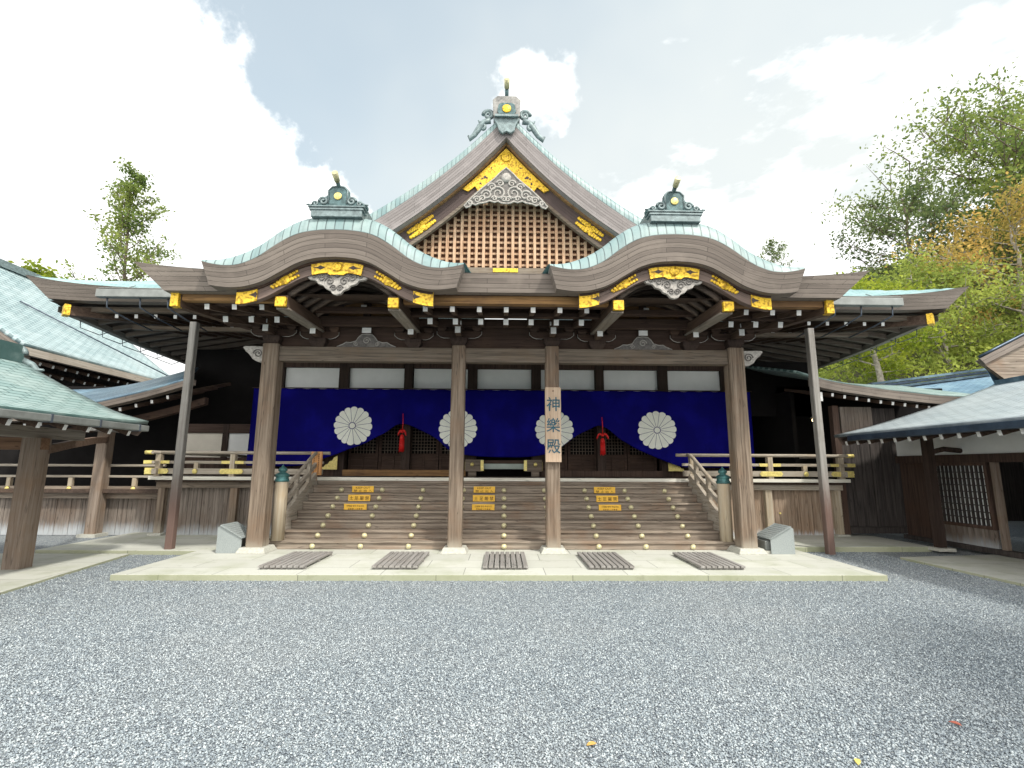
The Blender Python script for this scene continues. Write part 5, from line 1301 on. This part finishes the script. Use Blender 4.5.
for y0, y1 in ((10.42, 11.28),):
    k = MB(); y = y0
    while y < y1-.05: k.box(8.92, 8.97, y, y+.20, .192, 1.738); y += .208
    k.build('board_wall', m_rwall, lh)
wn = MB()
for y0, y1 in ((9.20, 9.26), (10.36, 10.42)): wn.box(8.90, 9.0, y0, y1, .52, 1.738)
wn.box(8.905, 8.995, 9.26, 10.36, .52, .58); wn.box(8.905, 8.995, 9.26, 10.36, 1.68, 1.738)
wn = wn.build('lattice_window', m_rwall, lh)
k = MB()
for i in range(1, 12): k.box(8.92, 8.96, 9.26+i*.0917-.014, 9.26+i*.0917+.014, .58, 1.68)
for i in range(1, 9): k.box(8.925, 8.955, 9.26, 10.36, .58+i*.122-.009, .58+i*.122+.009)
k.build('window_bars', m_bwall, wn)
MB().box(8.965, 8.975, 9.26, 10.36, .58, 1.68).build('paper_pane', m_plaster, wn)
MB().box(8.93, 8.97, 9.20, 10.42, .192, .518).build('dado_panel', m_skirt, lh)
MB().box(8.90, 9.0, 9.04, 9.12, .192, 1.738).build('door_jamb', m_pillar2, lh)
MB().box(9.6, 9.65, 3.5, 9.0, .1, 1.9).build('inner_wall', m_black, lh)
MB().box(8.95, 9.6, 3.5, 9.0, .105, .16).build('inner_floor', m_redfloor, lh)
MB().box(8.93, 8.97, 3.4, 7.2, .192, 1.738).build('board_wall', m_rwall, lh)
MB().box(13.2, 13.3, 3.4, 10.6, .1, 2.6).build('board_wall', m_rwall, lh)
MB().prism([(9.0, 1.9), (13.2, 1.9), (13.2, 2.6), (11.05, 3.35), (9.0, 2.65)], 10.4, 10.5).build('gable_wall', m_rwall, lh)

st2 = empty('storehouse', (14, 13.5, 0), 'timber storehouse whose plain gable eave pokes in at the right edge', 'storehouse')
patch('roof', lambda u, v: (11.35+3.2*v+4.6*u, 11.5+4.2*u, 4.30+1.55*v), 4, 8, lambda u, v: (6*u, 3.5*v), m_gdark, st2, .05)
patch('roof', lambda u, v: (14.55+3.2*v+4.6*u, 11.5+4.2*u, 5.85-1.55*v), 4, 8, lambda u, v: (6*u, 3.5*v), m_bluecopper, st2, .08)
k = MB(); k.prism([(11.42, 4.20), (14.55, 5.73), (17.6, 4.20), (16.6, 3.5), (12.3, 3.5)], 11.56, 11.66); k.build('gable_wall', m_step, st2)
fascia('barge_board', [(11.38, 4.23), (14.55, 5.77)], [(11.5, 4.10), (14.55, 5.55)], 11.49, 11.55, 0, m_fascia, st2)
MB().hexa([(12.3, 11.67, 0), (16.6, 11.67, 0), (20.0, 15, 0), (15.7, 15, 0), (12.3, 11.67, 3.9), (16.6, 11.67, 3.9), (20.0, 15, 3.9), (15.7, 15, 3.9)]).build('wall', m_bwall, st2)

rh = empty('rear_hall', (16, 18, 0), 'low hall with dark blue striped ridge behind the right corridor roof', 'hall')
patch('roof', lambda u, v: (12.2+4.4*u, 14.6+1.6*v, 3.55+.62*u+.62*v), 12, 6, lambda u, v: (4.4*u, 1.8*v), m_bluecopper, rh, .06)
for i, (dz, m_) in enumerate(((0, m_gdark), (.10, m_bluecopper), (.20, m_gdark), (.30, m_bluecopper))):
    MB().beam((12.2, 16.2-.0*i, 4.10+dz), (16.8, 16.2, 4.72+dz), .34-.05*i, .075).build('ridge_course', m_, rh)
MB().box(12.4, 17, 15.6, 20, 0, 3.6).build('wall', m_bwall, rh)
rp = empty('rear_pavilion', (9.5, 18, 0), 'pale roofed pavilion glimpsed between the right end pillar and the dark corridor', 'pavilion')
patch('roof', lambda u, v: (7.9+4*u, 16.6+2.4*v, 2.55+.55*u+.9*v), 6, 6, lambda u, v: (4*u, 2.6*v), m_rcopper, rp)
MB().box(8.0, 12, 17.3, 17.4, 1.3, 2.4).build('wall', m_plaster, rp)
fascia('eave_edge', [(7.9, 2.5), (11.9, 3.05)], [(7.9, 2.38), (11.9, 2.9)], 16.6, 16.75, 0, m_dark, rp)

# ================================================================== hillside and trees
def hz(x, y):
    a = max(0, (x-10.5)*.40+(y-22)*.30) if y > 15 else 0
    return min(26, a) + .5*math.sin(x*.5)*math.sin(y*.4)*min(1, a/3)
k = MB(); k.grid(lambda u, v: (10+90*u, 17+110*v, hz(10+90*u, 17+110*v)-.15), 45, 55)
struct(k.build('hillside', plain('hill soil', (.10, .10, .05), .9, 0, .4, 2, .3), None, recalc=False))
def leaf(mb, p, s, rnd):
    a = Vector((rnd.gauss(0, 1), rnd.gauss(0, 1), rnd.gauss(0, 1)+.4)).normalized()
    b = a.orthogonal().normalized(); b.rotate(Matrix.Rotation(rnd.uniform(0, 6.28), 3, a)); c = a.cross(b)
    s *= rnd.uniform(.6, 1.35); i = len(mb.v)
    mb.v += [tuple(p-b*s*.55), tuple(p+c*s*.28+a*s*.06), tuple(p+b*s*.55), tuple(p-c*s*.28+a*s*.06)]
    mb.face([i, i+1, i+2, i+3])
rnd = random.Random(21)
k = MB()
from mathutils import noise as mn
cnt = 0
while cnt < 62000:
    y = 17.5+40*rnd.random()**1.3; x = 11+rnd.random()*(10+y*.9)
    h = hz(x, y)
    if h < .2: continue
    n1 = mn.noise(Vector((x*.45, y*.45, 3))); n2 = mn.noise(Vector((x*1.6, y*1.6, 7)))
    top = .5+1.5*max(0, n1+.35)+.5*n2
    leaf(k, Vector((x, y, h+max(0, top)*rnd.random()**.5)), .12+.005*y, rnd); cnt += 1
tag(k.build('hillside_foliage', lf_hill, None, recalc=False), None, None, None, 'stuff')

def tree(name, label, base, top, seed, limbs, leafmat_, bark, spec, group=None):
    """spec: first limb height fraction, crown half width at bottom / middle / top, rise, leaf size, leaves per clump, clump radius, trunk radius"""
    r = random.Random(seed); f0, wlo, wmid, whi, rise, ls, lpc, cr, tr = spec
    base = Vector(base); top = Vector(top)
    root = empty(name, base, label, 'tree', group)
    tk = MB(); n = 9; H = (top-base).length
    path = []
    for i in range(n+1):
        t = i/n; p = base.lerp(top, t)+Vector((r.gauss(0, .012*H), r.gauss(0, .012*H), 0))*math.sin(math.pi*t); path.append(p)
    tk.tube(path, [tr*(1-.85*i/n) for i in range(n+1)], 8)
    lv = MB()
    def at(t):
        q = t*n; i = min(n-1, int(q)); return path[i].lerp(path[i+1], q-i)
    ang = r.uniform(0, 6)
    for i in range(limbs):
        t = f0+(1-f0)*(i+.5)/limbs; p0 = at(t); ang += 2.4+r.uniform(-.5, .5)
        tt = (t-f0)/(1-f0)
        L = (wlo+(wmid-wlo)*min(1, tt*2) if tt < .5 else wmid+(whi-wmid)*(tt-.5)*2)*r.uniform(.65, 1.15)
        d = Vector((math.cos(ang), math.sin(ang), rise*r.uniform(.6, 1.4)))
        pts = [p0]; q = p0.copy(); dd = d.normalized(); seg = 6
        for s_ in range(seg):
            dd = (dd+Vector((r.gauss(0, .16), r.gauss(0, .16), r.gauss(.06, .1)))).normalized(); q = q+dd*L/seg; pts.append(q.copy())
        tk.tube(pts, [max(.012, tr*(1-.8*t)*.42*(1-.85*s_/seg)) for s_ in range(seg+1)], 5, cap=False)
        for s_ in range(2, seg+1):
            for b_ in range(2):
                bd = (dd+Vector((r.gauss(0, .8), r.gauss(0, .8), r.gauss(.1, .5)))).normalized(); bl = L*.30*r.uniform(.5, 1.3)
                e = pts[s_]+bd*bl
                tk.tube([pts[s_], pts[s_].lerp(e, .5)+Vector((0, 0, r.gauss(0, .05*bl))), e], [max(.01, tr*.10), max(.008, tr*.07), .006], 4, cap=False)
                for c_ in (pts[s_].lerp(e, .55), e):
                    if r.random() < .12: continue
                    for _ in range(int(lpc*r.uniform(.4, 1.5))):
                        o_ = Vector((r.gauss(0, cr), r.gauss(0, cr), r.gauss(0, cr*.55)))
                        leaf(lv, c_+o_, ls, r)
    tk.build('trunk', bark, root, recalc=False)
    lv.build('crown', leafmat_, root, recalc=False)
    return root
tree('slender_tree', 'tall sparse young tree standing alone against the white cloud behind the left roofs', (-27.3, 35, 0), (-27.6, 35, 22.8), 3, 40, lf_green, m_bark, (.46, 3.9, 2.9, 1.0, .85, .24, 9, .28, .24))
tree('leafy_tree', 'lime green treetop over the roof ridge at the far left edge', (-40.5, 42, 0), (-40.5, 42, 17.6), 9, 22, lf_lime, m_bark, (.72, 2.4, 2.2, 1.2, .35, .42, 12, .5, .3))
tree('leafy_tree', 'small lime green treetop right of the one at the far left edge', (-38.0, 43, 0), (-38.0, 43, 16.9), 10, 14, lf_lime, m_bark, (.80, 1.8, 1.6, .8, .35, .40, 12, .45, .25))
tree('broadleaf_tree', 'tallest open crowned green tree on the hillside at upper right', (35.5, 33, 8), (37.2, 33, 27.5), 14, 34, lf_green, m_bark, (.22, 8.5, 9.5, 4.0, .42, .27, 26, .70, .42), 'trees on the right hillside')
tree('broadleaf_tree', 'darker spreading tree with bare lower limbs above the right eave tip', (29.2, 33, 7), (28.8, 33, 21.0), 15, 26, lf_dark, m_bark, (.25, 4.8, 4.6, 2.2, .38, .25, 16, .55, .30), 'trees on the right hillside')
tree('maple_tree', 'orange and yellow turning maple leaning over the hillside at right', (30, 27, 7.5), (29.3, 26.5, 15.6), 16, 26, lf_orange, m_barkp, (.20, 5.5, 5.5, 3.0, .22, .21, 19, .55, .26), 'trees on the right hillside')
tree('maple_tree', 'lime green maple with a pale leaning trunk below the right eave', (19.4, 24.5, 3), (18.4, 24.5, 10.5), 17, 16, lf_lime, m_barkp, (.45, 2.6, 2.6, 1.6, .30, .19, 26, .42, .22), 'trees on the right hillside')
tree('maple_tree', 'yellow green maple between the orange tree and the right roofs', (25.2, 27, 5.5), (24.6, 27, 12.5), 18, 20, lf_hill, m_barkp, (.25, 4.0, 4.4, 2.2, .25, .19, 30, .5, .22), 'trees on the right hillside')
tree('broadleaf_tree', 'green tree at the far right edge below the tallest crown', (36, 30, 9), (36, 30, 23), 19, 26, lf_green, m_bark, (.25, 6, 6, 3, .4, .26, 26, .7, .32), 'trees on the right hillside')
tree('slender_tree', 'thin bare topped distant tree between the right curved gable and the eave tip', (35.5, 62, 10), (35.8, 62, 31), 20, 11, lf_dark, m_bark, (.72, 3.2, 2.4, 1.0, .7, .26, 7, .3, .2))
tree('broadleaf_tree', 'leafy tree just outside the frame that shades the gravel at lower right', (9.6, -2.0, .05), (8.7, -1.2, 7.2), 31, 24, lf_green, m_bark, (.58, 1.7, 2.0, 1.2, .35, .22, 36, .42, .2))
